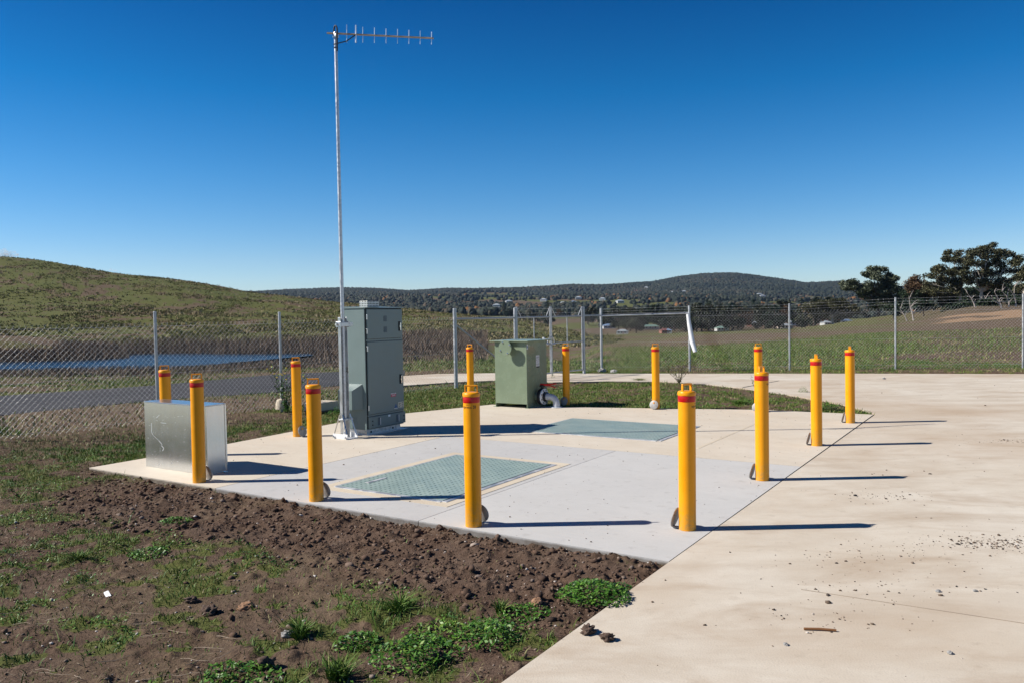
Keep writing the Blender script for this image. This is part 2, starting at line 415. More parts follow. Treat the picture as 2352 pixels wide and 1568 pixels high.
wr = np.exp(-((np.exp(LY) - 3900) / 700.0) ** 2)
for i, u in enumerate(UU):
    TF[i] = TF[i] * (1 - wr) + wr * (CAM_H + (hor(u) - SF[i]) * np.exp(LY) / F)
ker = np.array([1, 3, 4, 3, 1.]) / 12
TF = np.apply_along_axis(lambda a: np.convolve(np.pad(a, 2, 'edge'), ker, 'valid'), 1, TF)
def gz(X, Y):
    X = np.asarray(X, float); Y = np.maximum(np.asarray(Y, float), 2.0)
    u = np.clip(CX + F * X / Y, -899, 3099)
    fi = (u + 900) / 10.0; i = np.clip(fi.astype(int), 0, 399); fi = fi - i
    l = np.log(Y); j = np.clip(np.searchsorted(LY, l) - 1, 0, len(LY) - 2)
    fj = np.clip((l - LY[j]) / (LY[j + 1] - LY[j]), 0, 1)
    z = (TF[i, j] * (1 - fj) + TF[i, j + 1] * fj) * (1 - fi) + (TF[i + 1, j] * (1 - fj) + TF[i + 1, j + 1] * fj) * fi
    far = sstep(600, 1500, Y) * (1 - sstep(3000, 3900, Y))
    z = z + far * (fbm(X, Y, 420, 3) - .5) * 34 + sstep(60, 120, Y) * (1 - sstep(900, 1500, Y)) * (fbm(X, Y, 14, 4, 3.) - .5) * .9
    return z
gz1 = lambda x, y: float(gz(np.array([x]), np.array([y]))[0])

# ---------------------------------------------------------------- the slabs' outlines
PA, PB, PC, PD = px(205, 1073), px(1535, 1287), px(2008, 951), px(1130, 928)
xy = lambda p: (p[0], p[1])
PAD = [xy(PA), xy(PB), xy(PC), xy(px(1740, 940)), xy(px(1310, 934)), xy(PD), xy(px(925, 949)), xy(px(780, 969)), xy(px(525, 1018))]
B2 = PB - UY * 14
APRON = [xy(B2), (24, -11), (24, 17.4), xy(px(2352, 858)), xy(px(2000, 857)), xy(px(1700, 857)), xy(px(1345, 857)), xy(px(1240, 856.5)),
         xy(px(1130, 856)), xy(px(1000, 858)), xy(px(915, 863)), xy(px(915, 885)), xy(px(1040, 877)), xy(px(1130, 873)), xy(px(1270, 877)), xy(px(1400, 874.5)), xy(px(1500, 875)),
         xy(px(1620, 881)), xy(px(1700, 890)), xy(px(1800, 904)), xy(px(1900, 921)), xy(px(1975, 938)), xy(px(2010, 950.5)), xy(PC), xy(PB)]
ROAD_N = [(-900, 1020), (-300, 978), (0, 954), (352, 920), (642, 900), (790, 884), (930, 868)]
ROAD_F = [(930, 850), (790, 853), (642, 859), (352, 885), (0, 909), (-300, 931), (-900, 965)]
ROAD = [xy(px(u, v, -.2)) for u, v in ROAD_N + ROAD_F]
def inside(X, Y, poly):
    r = np.zeros(X.shape, bool); n = len(poly)
    for k in range(n):
        x0, y0 = poly[k]; x1, y1 = poly[(k + 1) % n]
        if y0 == y1: continue
        r ^= ((y0 > Y) != (y1 > Y)) & (X < (x1 - x0) * (Y - y0) / (y1 - y0) + x0)
    return r
def loc_ab(X, Y): return (X - PA.x) * VX.x + (Y - PA.y) * VX.y, (X - PA.x) * UY.x + (Y - PA.y) * UY.y   # along / behind the near edge

# fence lines (measured)
FL0, FLD = Vector((-1.43, 20.05, 0)), Vector((-.637, -.771, 0))
def yardside(X, Y):                        # 1 on the yard's side of the left fence
    n = Vector((.771, -.637, 0))
    return ((X - FL0.x) * n.x + (Y - FL0.y) * n.y)

# ---------------------------------------------------------------- ground zones
def zones(X, Y):
    """green, dry, soil (with painted bank shadow) amounts and fine relief for ground points"""
    a, b = loc_ab(X, Y); u = CX + F * X / np.maximum(Y, .5)
    g1 = fbm(X, Y, .19, 4); g2 = fbm(X, Y, .75, 3, 5.); g3 = fbm(X, Y, 14, 5, 9.); g4 = fbm(X, Y, 3.0, 4, 2.)
    # foreground, in front of the pad
    fresh = sstep(2.1, 1.0, -b + (fbm(X, Y, .7, 3, 4.) - .5) * 1.6) * sstep(.3, 1.8, a + (g2 - .5) * 1.2) * (b < .3)
    green = sstep(.485, .565, g1 * .62 + g2 * .38 + .026 - .036 * sstep(3, 6, a)) * (1 - .95 * fresh)
    green = green * (.55 + .45 * sstep(-.2, 1.2, -b))
    dry = sstep(.45, .7, fbm(X, Y, 1.3, 4, 7.)) * .5
    # yard behind and beside the pad
    yard = sstep(-.4, .6, b) * (yardside(X, Y) > -.6) * (Y < 26)
    lefty = sstep(-1.0, -2.2, a) * (Y < 16)
    yg = sstep(.40, .56, g1 * .5 + g4 * .5 + .05 * sstep(1.5, 4, b) * (a < 1))
    green = green * (1 - yard) + yard * yg * (1 - .7 * lefty); dry = dry * (1 - yard) + yard * .55
    # outside the left fence
    out = (yardside(X, Y) < -.6) | (Y > 26)
    hill = np.where(Y > 74, 1., 0.)
    og = np.where(Y < 17.6 + np.clip((u - 0) / 790, 0, 1) * 6, sstep(.5, .66, g4) * .5, sstep(.42, .58, g4) * .95)
    og = np.where((Y > 29) & (Y < 78) & (u < 1100), sstep(.45, .6, g4) * .6, og)
    og = np.where((Y >= 78) & (u < 1420), sstep(.32, .54, fbm(X, Y * .6, 6, 5, 1.) * .45 + fbm(X, Y, 1.6, 4) * .55) * .95, og)
    od = np.where(og < .6, .75, .4)
    # the paddock to the right
    r = sstep(1370, 1440, u) * (Y > 25.5)
    band = sstep(-2.5, 2, Y - (53 + (fbm(X, Y, 9, 3) - .5) * 16 + (u - 1450) / 40 * .35)) * (1 - .75 * sstep(112, 124, Y))
    str_ = sstep(.50, .62, fbm(X * .12, Y, 5.0, 4, 6.))
    rg = (1 - band) * sstep(.30, .52, g4 * .7 + g3 * .3 + .06) + band * str_ * .75
    og = og * (1 - r) + r * rg; od = od * (1 - r) + r * (.35 + .4 * band)
    og = og * (1 - r * .55 * sstep(1950, 2200, u)) * (1 - .8 * r * (Y > 92) * (Y < 122) * sstep(2130, 2200, u))
    far = sstep(250, 420, Y)
    fg = sstep(.42, .56, fbm(X, Y, 170, 4, 8.))
    og = og * (1 - far) + far * fg; od = od * (1 - far) + far * .8
    green = np.where(out, og, green); dry = np.where(out, od, dry); fresh = np.where(out, 0, fresh)
    bank_shade = (Y > 47) & (Y < 90) & (u < 1000); zt = gz(X, Y); bank_shade = bank_shade * sstep(-.15, -.45, zt)  # shadow of the pond bank, painted in as darkened ground
    green = green * (1 - .8 * bank_shade); dry = dry * (1 - .85 * bank_shade)
    rel = fresh * ((fbm(X, Y, .22, 5, 3.) - .5) * .075 + np.maximum(fbm(X, Y, .075, 3) - .52, 0) * .11 + sstep(.5, .7, fbm(X, Y, .6, 3, 1.)) * .02)
    rel += (1 - fresh) * ((fbm(X, Y, .5, 4, 2.) - .5) * .05 + np.maximum(fbm(X, Y, .11, 3, 6.) - .56, 0) * .10) * np.clip(1.3 - Y / 40, .2, 1)
    base = (-.012 * fresh - .012) * sstep(.4, -.05, np.abs(b + .2) - .5) * (a < 7.6) * (a > 0) * (Y < 12)
    clay = sstep(.42, .55, fbm(X, Y, 7, 4, 61.) + .12 * sstep(2230, 2330, u)) * (Y > 88) * (Y < 124) * sstep(2110, 2190, u)
    return green * (1 - clay), dry, np.maximum(fresh, 2 * bank_shade) - clay, rel + base

rows = np.concatenate([np.arange(2.2, 12.5, .021), 12.5 * 1.0062 ** np.arange(0, 190), ])
while rows[-1] < 130: rows = np.append(rows, rows[-1] * 1.009)
while rows[-1] < 9400: rows = np.append(rows, rows[-1] * 1.02)
NU = 760
ug = np.linspace(-760, 3060, NU)
GY, GU = np.meshgrid(rows, ug, indexing='ij')
GX = (GU - CX) / F * GY
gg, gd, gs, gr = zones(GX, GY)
GZ = gz(GX, GY) + gr * (GY < 60)
ins = inside(GX, GY, PAD) | inside(GX, GY, APRON)
GZ = np.where(ins, -.12, np.where((GY < 26) & (yardside(GX, GY) > 0), np.minimum(GZ, .05), GZ))
rd = inside(GX, GY, ROAD)
GZ = np.where(rd, -.235, GZ)
nr = len(rows)
idx = np.arange(nr * NU).reshape(nr, NU)
quads = np.stack([idx[:-1, :-1], idx[:-1, 1:], idx[1:, 1:], idx[1:, :-1]], -1).reshape(-1, 4)
V0 = np.stack([GX, GY, GZ], -1).reshape(-1, 3)
ext = np.array([[-70, -60, -.13], [70, -60, -.13], [70, 2.3, -.13], [-70, 2.3, -.13]], float)   # behind the camera
def mat_ground():
    t = NT('ground'); g, d, s_ = t.attr('green'), t.attr('dry'), t.attr('soil')
    n1 = t.noise(1.1, 6, .65); n2 = t.noise(9, 6, .65); n3 = t.noise(70, 4, .6); n0 = t.noise(.11, 5, .6)
    soil = t.mix(t.rng(n2, .3, .7), (.072, .044, .031), (.140, .092, .065))
    soil = t.mix(t.rng(t.noise(2.3, 5, .6), .42, .66, 0, .65), soil, (.165, .118, .088))
    soil = t.mix(t.rng(n3, .35, .7, 0, .7), soil, (.045, .028, .02))
    soil = t.mix(t.rng(n3, .68, .78, 0, .6), soil, (.21, .165, .13))
    dry = t.mix(t.rng(n2, .3, .7), (.105, .078, .045), (.19, .145, .088))
    dry = t.mix(t.rng(n0, .35, .65, 0, .45), dry, (.15, .115, .07))
    gr = t.mix(t.rng(n2, .3, .7), (.058, .085, .017), (.105, .125, .03))
    gr = t.mix(t.rng(n0, .35, .7, 0, .6), gr, (.115, .11, .034))
    n4 = t.noise(28, 5, .7)
    c = t.mix(t.math('MULTIPLY', d, t.rng(t.math('ADD', t.math('MULTIPLY', n1, .5), t.math('MULTIPLY', n4, .5)), .40, .58)), soil, dry)
    edge = t.rng(t.math('ADD', g, t.math('MULTIPLY', t.math('SUBTRACT', n4, .5), 1.6)), .3, .75)
    c = t.mix(t.math('MULTIPLY', edge, .8), c, gr)
    c = t.mix(t.rng(s_, 1.1, 1.8), c, (.022, .016, .013))  # bank shadow laid into the ground colour, near black
    c = t.mix(t.rng(s_, -.2, -.9, 0, .85), c, (.30, .195, .115))
    t.bump(t.math('ADD', n2, t.math('MULTIPLY', n3, .6)), .6, .03)
    return t.done(c, .95, 0, .1)
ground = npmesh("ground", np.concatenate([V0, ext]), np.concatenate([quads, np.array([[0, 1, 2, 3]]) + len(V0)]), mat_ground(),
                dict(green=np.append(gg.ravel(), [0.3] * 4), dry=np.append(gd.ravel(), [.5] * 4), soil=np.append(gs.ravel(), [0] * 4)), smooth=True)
kind(ground, 'structure')

# road, pond
def sheet(name, poly, z, mat, thick=.0, k='structure'):
    mb = MB()
    if thick: mb.prism(poly, z - thick, z)
    else: mb.add([(x, y, z) for x, y in poly], [tuple(range(len(poly)))])
    o = mb.build(name, mat)
    if k: kind(o, k)
    return o
area = lambda p: sum(p[i][0] * p[(i + 1) % len(p)][1] - p[(i + 1) % len(p)][0] * p[i][1] for i in range(len(p)))
ccw = lambda p: p if area(p) > 0 else p[::-1]
sheet("road", ccw(ROAD), -.19, M['asphalt'], .1)
def mat_water():
    t = NT('water'); t.bump(t.noise(2.2, 4, .6, vec=t.scale((1, .5, 1))), .55, .25)
    return t.done((.008, .03, .055), .09, 0, .5)
sheet("pond_water", [(-110, 44), (-24, 44), (-14, 70), (-20, 82), (-110, 82)], -1.2, mat_water())

# concrete, drawn in the pad's own axes: a = along the near edge, b = away from it
def ab(a, b, z=0.0): return PA + VX * a + UY * b + Vector((0, 0, z))
def toab(p): d = Vector(p) - PA; return (d.dot(VX), d.dot(UY))
def slab(name, poly, mat, z=0.0, th=.16):
    o = MB().prism(ccw(poly), z - th, z).build(name, mat)
    o.location = PA; o.rotation_euler = (0, 0, UA)
    return kind(o, 'structure')
G0, G1, G2, GB = 2.45, 5.25, 7.585, 4.05
FAR_E = [toab((*p, 0)) for p in PAD[2:]]
slab("concrete_pad", [(0, 0), (G0 - .004, 0), (G0 - .004, GB + .004), (G2, GB + .004), (G2, 9.27)] + FAR_E[1:], M['cream'])
slab("brushed_concrete_pad", [(G0 + .004, 0), (G1 - .004, 0), (G1 - .004, GB - .004), (G0 + .004, GB - .004)], M['grey_conc'], -.001)
slab("brushed_concrete_pad", [(G1 + .004, 0), (G2, 0), (G2, GB - .004), (G1 + .004, GB - .004)], M['grey_conc2'], -.001)
slab("concrete_joint", [(G2 + .001, .0), (G2 + .013, .0), (G2 + .013, 9.2), (G2 + .001, 9.2)], M['joint'], -.006, .1)
slab("concrete_joint", [(G0, .02), (G2, .02), (G2, GB + .03), (G0, GB + .03)], M['joint'], -.012, .1)
slab("saw_cut", [(3.425, .55), (3.434, .55), (3.434, 2.96), (3.425, 2.96)], M['joint'], .0005, .01)
slab("light_joint", [toab(px(1600, 1028)), toab(px(1606, 1029)), toab(px(1743, 970)), toab(px(1736, 970))], M['grout'], .002, .02)
slab("saw_cut", [toab(px(1705, 888.5)), toab(px(1707, 889.5)), toab(px(1790, 874)), toab(px(1788, 873.5))], M['joint'], .002, .01)
ap = [(p[0] + VX.x * .014, p[1] + VX.y * .014) if k in (0, len(APRON) - 1, len(APRON) - 2) else p for k, p in enumerate(APRON)]
o_ = sheet("concrete_apron", ccw(ap), 0.0, M['apron'], .14)
# faint saw cut across the apron
slab("saw_cut", [toab(px(1840, 1352)), toab(px(2420, 1440)), toab(px(2420, 1441.4)), toab(px(1840, 1353.2))], M['saw'], .001, .01)
# ---------------------------------------------------------------- writing
def text_np(body, size):
    cu = bpy.data.curves.new("writing", 'FONT'); cu.body = body; cu.size = size; cu.align_x = 'CENTER'; cu.resolution_u = 3
    o = bpy.data.objects.new("writing", cu); COL.objects.link(o)
    me = o.evaluated_get(bpy.context.evaluated_depsgraph_get()).to_mesh()
    vs = [tuple(v.co) for v in me.vertices]; fs = [tuple(p.vertices) for p in me.polygons]
    bpy.data.objects.remove(o); bpy.data.curves.remove(cu)
    return vs, fs
def writing_on_x(mb, body, size, x, y, z):          # flat lettering on a local +x face
    vs, fs = text_np(body, size)
    mb.add([(x, y + a, z + b) for a, b, c in vs], fs)

# ---------------------------------------------------------------- bollards
BR, BH = .071, 1.15
def make_bollard():
    root = empty("bollard", (0, 0, 0))
    MB().lathe([(BR, 0), (BR, BH - .035), (BR - .001, BH - .034)], 40).build("body", M['yellow'], root, 40)
    MB().lathe([(BR - .002, BH - .036), (BR + .004, BH - .034), (BR + .0045, BH - .014), (BR, BH - .004), (BR - .01, BH), (0.0001, BH + .003)], 40).build("cap", M['yellow'], root, 50)
    MB().lathe([(BR + .0012, BH - .088), (BR + .0016, BH - .087), (BR + .0016, BH - .040), (BR + .0012, BH - .039)], 40).build("reflective_band", M['red'], root, 40)
    # flat-bar carrying handle
    h = MB(); w = .051
    h.box(-w - .006, -w + .006, -.010, .010, BH - .004, BH + .047, .003)
    h.box(w - .006, w + .006, -.010, .010, BH - .004, BH + .047, .003)
    h.box(-w - .006, w + .006, -.010, .010, BH + .0475, BH + .06, .004)
    hd = h.build("handle", M['yellow'], root)
    # printed mark, wrapped round the tube: small word over a larger one with two chevrons
    mb = MB()
    def wrap(vs, fs, cx, cz):
        mb.add([((BR + .0012) * math.sin((x + cx) / BR), -(BR + .0012) * math.cos((x + cx) / BR), z + cz) for x, z, q in vs], fs)
    wrap(*text_np("SAFETY", .013), -.006, BH - .107)
    wrap(*text_np("xpress", .034), -.018, BH - .132)
    for k in (0, 1):
        x0 = .036 + k * .014; zc = BH - .121; s = .014
        vs = [(x0, s, 0), (x0 + .007, s, 0), (x0 + .016, 0, 0), (x0 + .007, -s, 0), (x0, -s, 0), (x0 + .009, 0, 0)]
        wrap(vs, [(0, 5, 2, 1), (5, 4, 3, 2)], 0, zc)
    mb.build("printed_mark", M['black'], root)
    # hinged socket lid standing on edge against the tube
    d = MB(); Md = Matrix.Translation((0, -BR - .035, .087)) @ Matrix.Rotation(math.radians(90 - 13), 4, 'X')
    d.lathe([(.080, -.004), (.084, -.002), (.084, .003), (.080, .005)], 36, Md)
    dd = d.build("socket_lid", M['disc'], root, 40)
    k = MB(); k.lathe([(.016, .005), (.016, .007)], 14, Md @ Matrix.Translation((0, .035, 0))); k.box(-.008, .008, .02, .048, .007, .013, .001, Md)
    k.build("lock_lug", M['yellow'], dd)
    hg = MB(); hg.box(-.02, .02, -BR - .05, -BR + .004, 0, .012, .002); hg.build("lid_hinge", M['disc'], dd)
    return root
G_B = "yellow bollards round the concrete pad"
# photo base point, side of the lid, extra turn of the handle, world heading of the printed mark, label
H = math.pi / 2
BOL = [
 (385, 1045, H, H + .9, 3.0, "bollard standing behind the shiny metal box, its foot hidden"),
 (458, 1105, 2 * H, .8, 3.0, "bollard standing in front of the shiny metal box near its right corner"),
 (684, 1000, H, H + .6, 3.0, "bollard beside the leafy yellow-flowered weed, pale disc at its right foot"),
 (727, 1147, 2 * H, .75, 3.0, "near-edge bollard left of the closer checker plate cover"),
 (1082, 926, H, H + .05, 3.0, "distant bollard just left of the green steel box, partly hidden by a nearer bollard"),
 (1088, 1205, 2 * H, .57, -.3, "near-edge bollard overlapping the closer checker plate cover, lettered in black below its band"),
 (1301, 928, 0, .6, 3.0, "shaded bollard right of the green steel box beside the grey elbow pipe"),
 (1507, 937, 0, .6, 3.0, "far-edge bollard with whole white disc at its foot, before the grass island"),
 (1742, 943, 0, .65, 3.0, "far-edge bollard half hidden behind another bollard on the right"),
 (1751, 1100, -H, -.2, 1.3, "second bollard from the front along the right-hand joint"),
 (1876, 1021, -H, .0, 1.3, "third bollard from the front along the right-hand joint"),
 (1953, 969, -H, .0, 1.4, "farthest bollard of the right-hand row, beside leafy weeds at the island tip"),
 (1579, 1213, -H, -.36, 1.2, "nearest bollard, at the front right corner of the brushed slab"),
]
proto = make_bollard()
for i, (u, v, yaw, hy, th, lab) in enumerate(BOL):
    o = proto if i == 0 else copy_tree(proto)
    o.location = px(u, v + 1.0); o.rotation_euler = (random.uniform(-.005, .005), random.uniform(-.005, .005), UA + yaw)
    for ch in o.children:
        n_ = ch.name.split('.')[0]
        if n_ == "handle": ch.rotation_euler = (0, 0, hy)
        if n_ == "printed_mark": ch.rotation_euler = (0, 0, th - UA - yaw)
    tag(o, "yellow " + lab, "bollard", G_B)

# ---------------------------------------------------------------- galvanised box
gb = tag(empty("metal_enclosure", px(335.3, 1070), UA), "shiny galvanised sheet metal box with scratches, on the left end of the pad", "metal box")
L_, D_, H_ = 1.215, .272, .805
MB().box(-.003, L_ - .002, -.001, D_ + .003, H_ - .001, H_ + .008, .002).build("lid", M['sheet'], gb)
t_ = MB()
t_.box(L_ - .006, L_ + .002, .0, .022, 0, H_ - .003, .001); t_.box(L_ - .006, L_ + .002, D_ - .02, D_ + .002, 0, H_ - .003, .001)
t_.build("corner_fold", M['sheet'], gb)
MB().box(L_, L_ + .03, D_ - .05, D_ - .01, 0, .006, .001).build("foot_tab", M['sheet'], gb)
def scratch(mb, pts, w):
    for (x0, z0), (x1, z1) in zip(pts[:-1], pts[1:]):
        d = math.hypot(x1 - x0, z1 - z0); nx, nz = -(z1 - z0) / d * w, (x1 - x0) / d * w
        mb.add([(x0 - nx, -.0006, z0 - nz), (x1 - nx, -.0006, z1 - nz), (x1 + nx, -.0006, z1 + nz), (x0 + nx, -.0006, z0 + nz)], [(0, 1, 2, 3)])
sc_ = MB().box(0, L_ - .004, .002, D_, 0, H_ - .002, .003); sc_.cm = 1; scratch(sc_, [(.145, .55), (.14, .44), (.165, .405)], .003); scratch(sc_, [(.28, .345), (.345, .30)], .003)
scratch(sc_, [(.335, .285), (.38, .255), (.352, .222)], .004); scratch(sc_, [(.25, .62), (.31, .66)], .002); scratch(sc_, [(.33, .565), (.44, .563)], .002); scratch(sc_, [(.17, .40), (.27, .35)], .0015)
for k in range(46):
    x, z = random.uniform(.05, L_ - .1), random.uniform(.1, .72); a = random.uniform(-.6, .6); l = random.uniform(.006, .03)
    scratch(sc_, [(x, z), (x + l * math.cos(a), z + l * math.sin(a))], random.uniform(.0005, .0011))
sc_.build("shell", [M['sheet'], M['scratch']], gb)

# ---------------------------------------------------------------- control cabinet
C0 = px(843.4, 1000)
cb = tag(empty("control_cabinet", C0, UA), "tall grey-green electrical cabinet with two doors, beside the antenna mast", "electrical cabinet")
Wd, Dp, Tp = .86, .48, 1.93
MB().box(-Dp + .03, -.03, .02, Wd - .06, 0, .085).box(-Dp + .0, .04, -.02, Wd + .03, 0, .01).build("plinth", M['galv'], cb)
MB().box(-Dp, -.004, 0, Wd, .086, Tp, .006).build("body", M['greycab'], cb)
rf = MB(); x0, x1, y0, y1 = -Dp - .012, .022, -.014, Wd + .03
rf.add([(x0, y0, Tp + .001), (x1, y0, Tp + .001), (x1, y1, Tp + .001), (x0, y1, Tp + .001), (x0, y0, Tp + .034), (x1, y0, Tp + .012), (x1, y1, Tp + .012), (x0, y1, Tp + .034)],
       [(3, 2, 1, 0), (4, 5, 6, 7), (0, 1, 5, 4), (1, 2, 6, 5), (2, 3, 7, 6), (3, 0, 4, 7)])
rf = rf.build("roof", M['greycab'], cb)
vt = MB().box(-.23, -.06, .14, .40, Tp + .02, Tp + .115, .003).build("roof_vent", M['perf'], cb)
def door(name, y0, y1, z0, z1):
    return MB().box(-.002, .022, y0, y1, z0, z1, .006).build(name, M['greycab'], cb)
MB().box(-.0035, .001, .012, Wd - .012, .1, Tp - .004).build("door_gap", M['dark'], cb)
d1 = door("door", .03, Wd - .015, 1.465, 1.915); d2 = door("door", .03, Wd - .015, .318, 1.425)
MB().box(-.002, .010, .02, Wd - .01, 1.430, 1.460).build("divider", M['greycab'], cb)
MB().box(-.002, .010, .02, Wd - .01, .288, .312).build("divider", M['greycab'], cb)
bp = MB().box(-.002, .026, .025, Wd + .012, .105, .282, .008).build("bottom_panel", M['greycab'], cb)
for dr, hz in ((d1, 1.645), (d2, .81)):
    h = MB(); h.box(.022, .028, .745, .80, hz - .075, hz + .075, .004).build("handle_recess", M['dark'], dr)
    MB().box(.028, .046, .77, .79, hz - .068, hz + .06, .005).box(.030, .05, .757, .772, hz - .02, hz + .02, .003).build("handle", M['chrome'], dr)
for dr, zs in ((d1, (1.80, 1.585)), (d2, (1.32, .42))):
    for z in zs: MB().box(.0225, .032, .012, .034, z - .04, z + .04, .003).build("hinge", M['alu'], dr)
for z in (1.77, 1.60):
    l = MB()
    for k in range(9): l.box(.0222, .0245, .40, .475, z - .044 + k * .01, z - .0365 + k * .01)
    l.build("louvre", M['label_grey'], d1)
st = MB().box(.0225, .0232, .535, .655, .585, .602).build("warning_sticker", M['label_white'], d2)
m_ = MB(); m_.box(.0226, .0234, .535, .655, .545, .5845); m_.build("sticker_field", M['label_red'], st)
m_ = MB(); writing_on_x(m_, "DANGER", .024, .0238, .595, .588); m_.build("sticker_writing", M['black'], st)
m_ = MB()
for k in range(2): m_.box(.0235, .0238, .55, .64, .556 + k * .013, .561 + k * .013)
m_.build("sticker_lines", M['label_white'], st)
rp = MB().box(.0225, .0235, .70, .83, .355, .445, .001).build("rating_plate", M['label_cream'], d2)
m_ = MB()
for (a, b, c, d) in ((.715, .765, .418, .43), (.715, .75, .403, .412), (.785, .815, .42, .434), (.715, .765, .378, .388), (.715, .74, .363, .372), (.785, .812, .39, .405), (.79, .815, .365, .38)):
    m_.box(.0236, .0239, a, b, c, d)
m_.build("plate_lines", paint('plate_ink', (.20, .15, .10), .6), rp)
m_ = MB(); m_.add([(.0232, .605, .362), (.0232, .685, .362), (.0232, .645, .43)], [(0, 1, 2)])
tr_ = m_.build("hazard_triangle", M['label_blue'], d2)
m_ = MB().box(.0233, .0236, .605, .685, .350, .357); m_.build("triangle_line", M['label_white'], tr_)
for y in (.27, .70):
    MB().box(.027, .030, y - .055, y + .012, .135, .255, .002).build("lift_pocket", M['label_grey'], bp)
    MB().box(.030, .0312, y + .0, y + .010, .14, .25).build("pocket_edge", M['label_white'], bp)
for y, z in ((.1, .155), (.1, .215), (.83, .155), (.83, .215)):
    MB().lathe([(.011, 0), (.011, .006), (.006, .009)], 10, Matrix.Translation((.026, y, z)) @ Matrix.Rotation(math.pi / 2, 4, 'Y')).build("bolt", M['dark'], bp)
MB().box(.0268, .0274, .455, .505, .24, .272).build("small_sticker", M['label_white'], bp)
for y in (.12, .62):
    MB().lathe([(.016, 0), (.016, .004)], 12, Matrix.Translation((-.029, y, .045)) @ Matrix.Rotation(math.pi / 2, 4, 'Y')).build("plinth_hole", M['dark'], cb)
# hooded meter box on the side wall
hd = MB(); hy = -.15
P8 = [(-.46, 0, .40), (-.075, 0, .40), (-.075, 0, .785), (-.46, 0, .785), (-.44, hy, .40), (-.155, hy, .40), (-.155, hy, .69), (-.44, hy, .69)]
hd.add(P8, [(4, 5, 6, 7), (1, 2, 6, 5), (0, 4, 7, 3), (3, 7, 6, 2), (0, 1, 5, 4)])
hd.build("cable_hood", M['greycab'], cb)
lv = MB()
for k in range(5): lv.box(-.30, -.20, -.006, .001, .17 + k * .022, .18 + k * .022, .002)
lv.build("side_louvre", M['greycab'], cb)
MB().box(-.46, -.44, -.003, .001, .3, .31).build("side_rivet", M['alu'], cb)

# ---------------------------------------------------------------- antenna mast
MB0 = px(793.5, 1005)
mt = tag(empty("antenna_mast", MB0, UA), "slim tall pole with long yagi aerial, bolted to the slab before the cabinet", "antenna mast")
bs = MB(); bs.box(-.15, .15, -.11, .11, 0, .012, .002); bs.box(-.15, .15, -.11, -.102, .012, .075, .002); bs.box(-.15, .15, .102, .11, .012, .075, .002)
bs.build("base_plate", M['white'], mt)
for x in (-.12, .12):
    MB().lathe([(.012, 0), (.012, .02), (.006, .035)], 8, Matrix.Translation((x, -.125, .012))).build("anchor_bolt", M['alu'], mt)
for sx in (-1, 1):
    for sy in (-1, 1):
        MB().tube([(sx * .135, sy * .098, .05), (sx * .03, sy * .075, .36)], .012, 4).build("brace", M['alu'], mt)
for sy in (-1, 1):
    u_ = MB(); u_.box(-.025, .025, sy * .07 - .003, sy * .07 + .003, .012, 1.80, .001)
    u_.box(-.027, -.022, sy * .07 - (.045 if sy > 0 else -.003), sy * .07 + (.045 if sy < 0 else -.003), .012, 1.80, .001)
    u_.build("upright", M['alu'], mt)
cl = MB(); cl.box(-.05, .05, -.095, -.080, 1.655, 1.74, .003).box(-.05, .05, .080, .095, 1.655, 1.74, .003).box(.035, .05, -.08, .16, 1.665, 1.725, .003)
cl.build("clamp", M['galv'], mt)
MB().lathe([(.02, 0), (.02, .03)], 6, Matrix.Translation((-.02, -.095, 1.70)) @ Matrix.Rotation(math.pi / 2, 4, 'X')).build("clamp_bolt", M['chrome'], mt)
MB().box(-.02, .06, -.11, .11, .27, .30, .004).build("pivot_pin", M['galv'], mt)
PT = 5.99
MB().tube([(0, 0, .3), (0, 0, 3.2), (0, 0, PT)], [.028, .027, .024], 16).build("pole", M['pole'], mt, 40)
# aerial: boom end points found on the photo at their own depths
iM = (Matrix.Translation(MB0) @ Matrix.Rotation(UA, 4, 'Z')).inverted()
q0, q1 = pxy(750.5, 76.5, MB0.y - .03), pxy(996, 88.5, MB0.y + .30)
hl = lambda p: iM @ Vector(p)
bm_ = MB().tube([hl(q0), hl(q1)], .0135, 4).build("boom", M['brass'], mt)
LEN = [(849, 258, 455), (868.5, 270, 450), (884.5, 278, 445)]
for k, (u_, up, dn) in enumerate([(795.4, .112, .106), (816.2, .112, .10), (831.8, .096, .094), (858.5, .094, .090), (885, .092, .088), (911.7, .090, .086), (938, .086, .083), (964.5, .083, .080), (991, .078, .076)]):
    t = (u_ - 750.5) / (996 - 750.5); p = Vector(q0).lerp(Vector(q1), t)
    r = .0055 if k != 1 else .011
    MB().tube([hl(p + Vector((.003, 0, up * 1.22))), hl(p - Vector((.003, 0, dn * 1.22)))], r, 8).build("element", M['rod'], bm_, 40)
tp = MB().lathe([(.029, 0), (.030, .09), (.026, .10)], 12, Matrix.Translation((0, 0, PT - .09))).box(-.034, .034, -.03, .03, PT - .07, PT - .02, .004)
tp.build("boom_clamp", M['galv'], mt, 40)
cbl = MB(); loop = [(.02 + .035 * math.cos(a), -.02, PT + .01 + .085 * math.sin(a)) for a in np.linspace(-.7, math.pi + .6, 16)]
cbl.tube([(.045, -.02, PT - .28), (.05, -.02, PT - .1)] + loop, .011, 8)
pe = hl(Vector(q0).lerp(Vector(q1), .27))
cbl.tube([(.04, -.02, PT - .17), tuple((Vector((.04, -.02, PT - .17)) * .5 + pe * .5 - Vector((0, 0, .03)))), tuple(pe)], .008, 6)
for z in (PT - .17, PT - .22): cbl.tube([(.03 * math.cos(a), .03 * math.sin(a), z) for a in np.linspace(0, 6.28, 13)], .006, 5)
cbl.build("coax_cable", M['rubber'], mt)

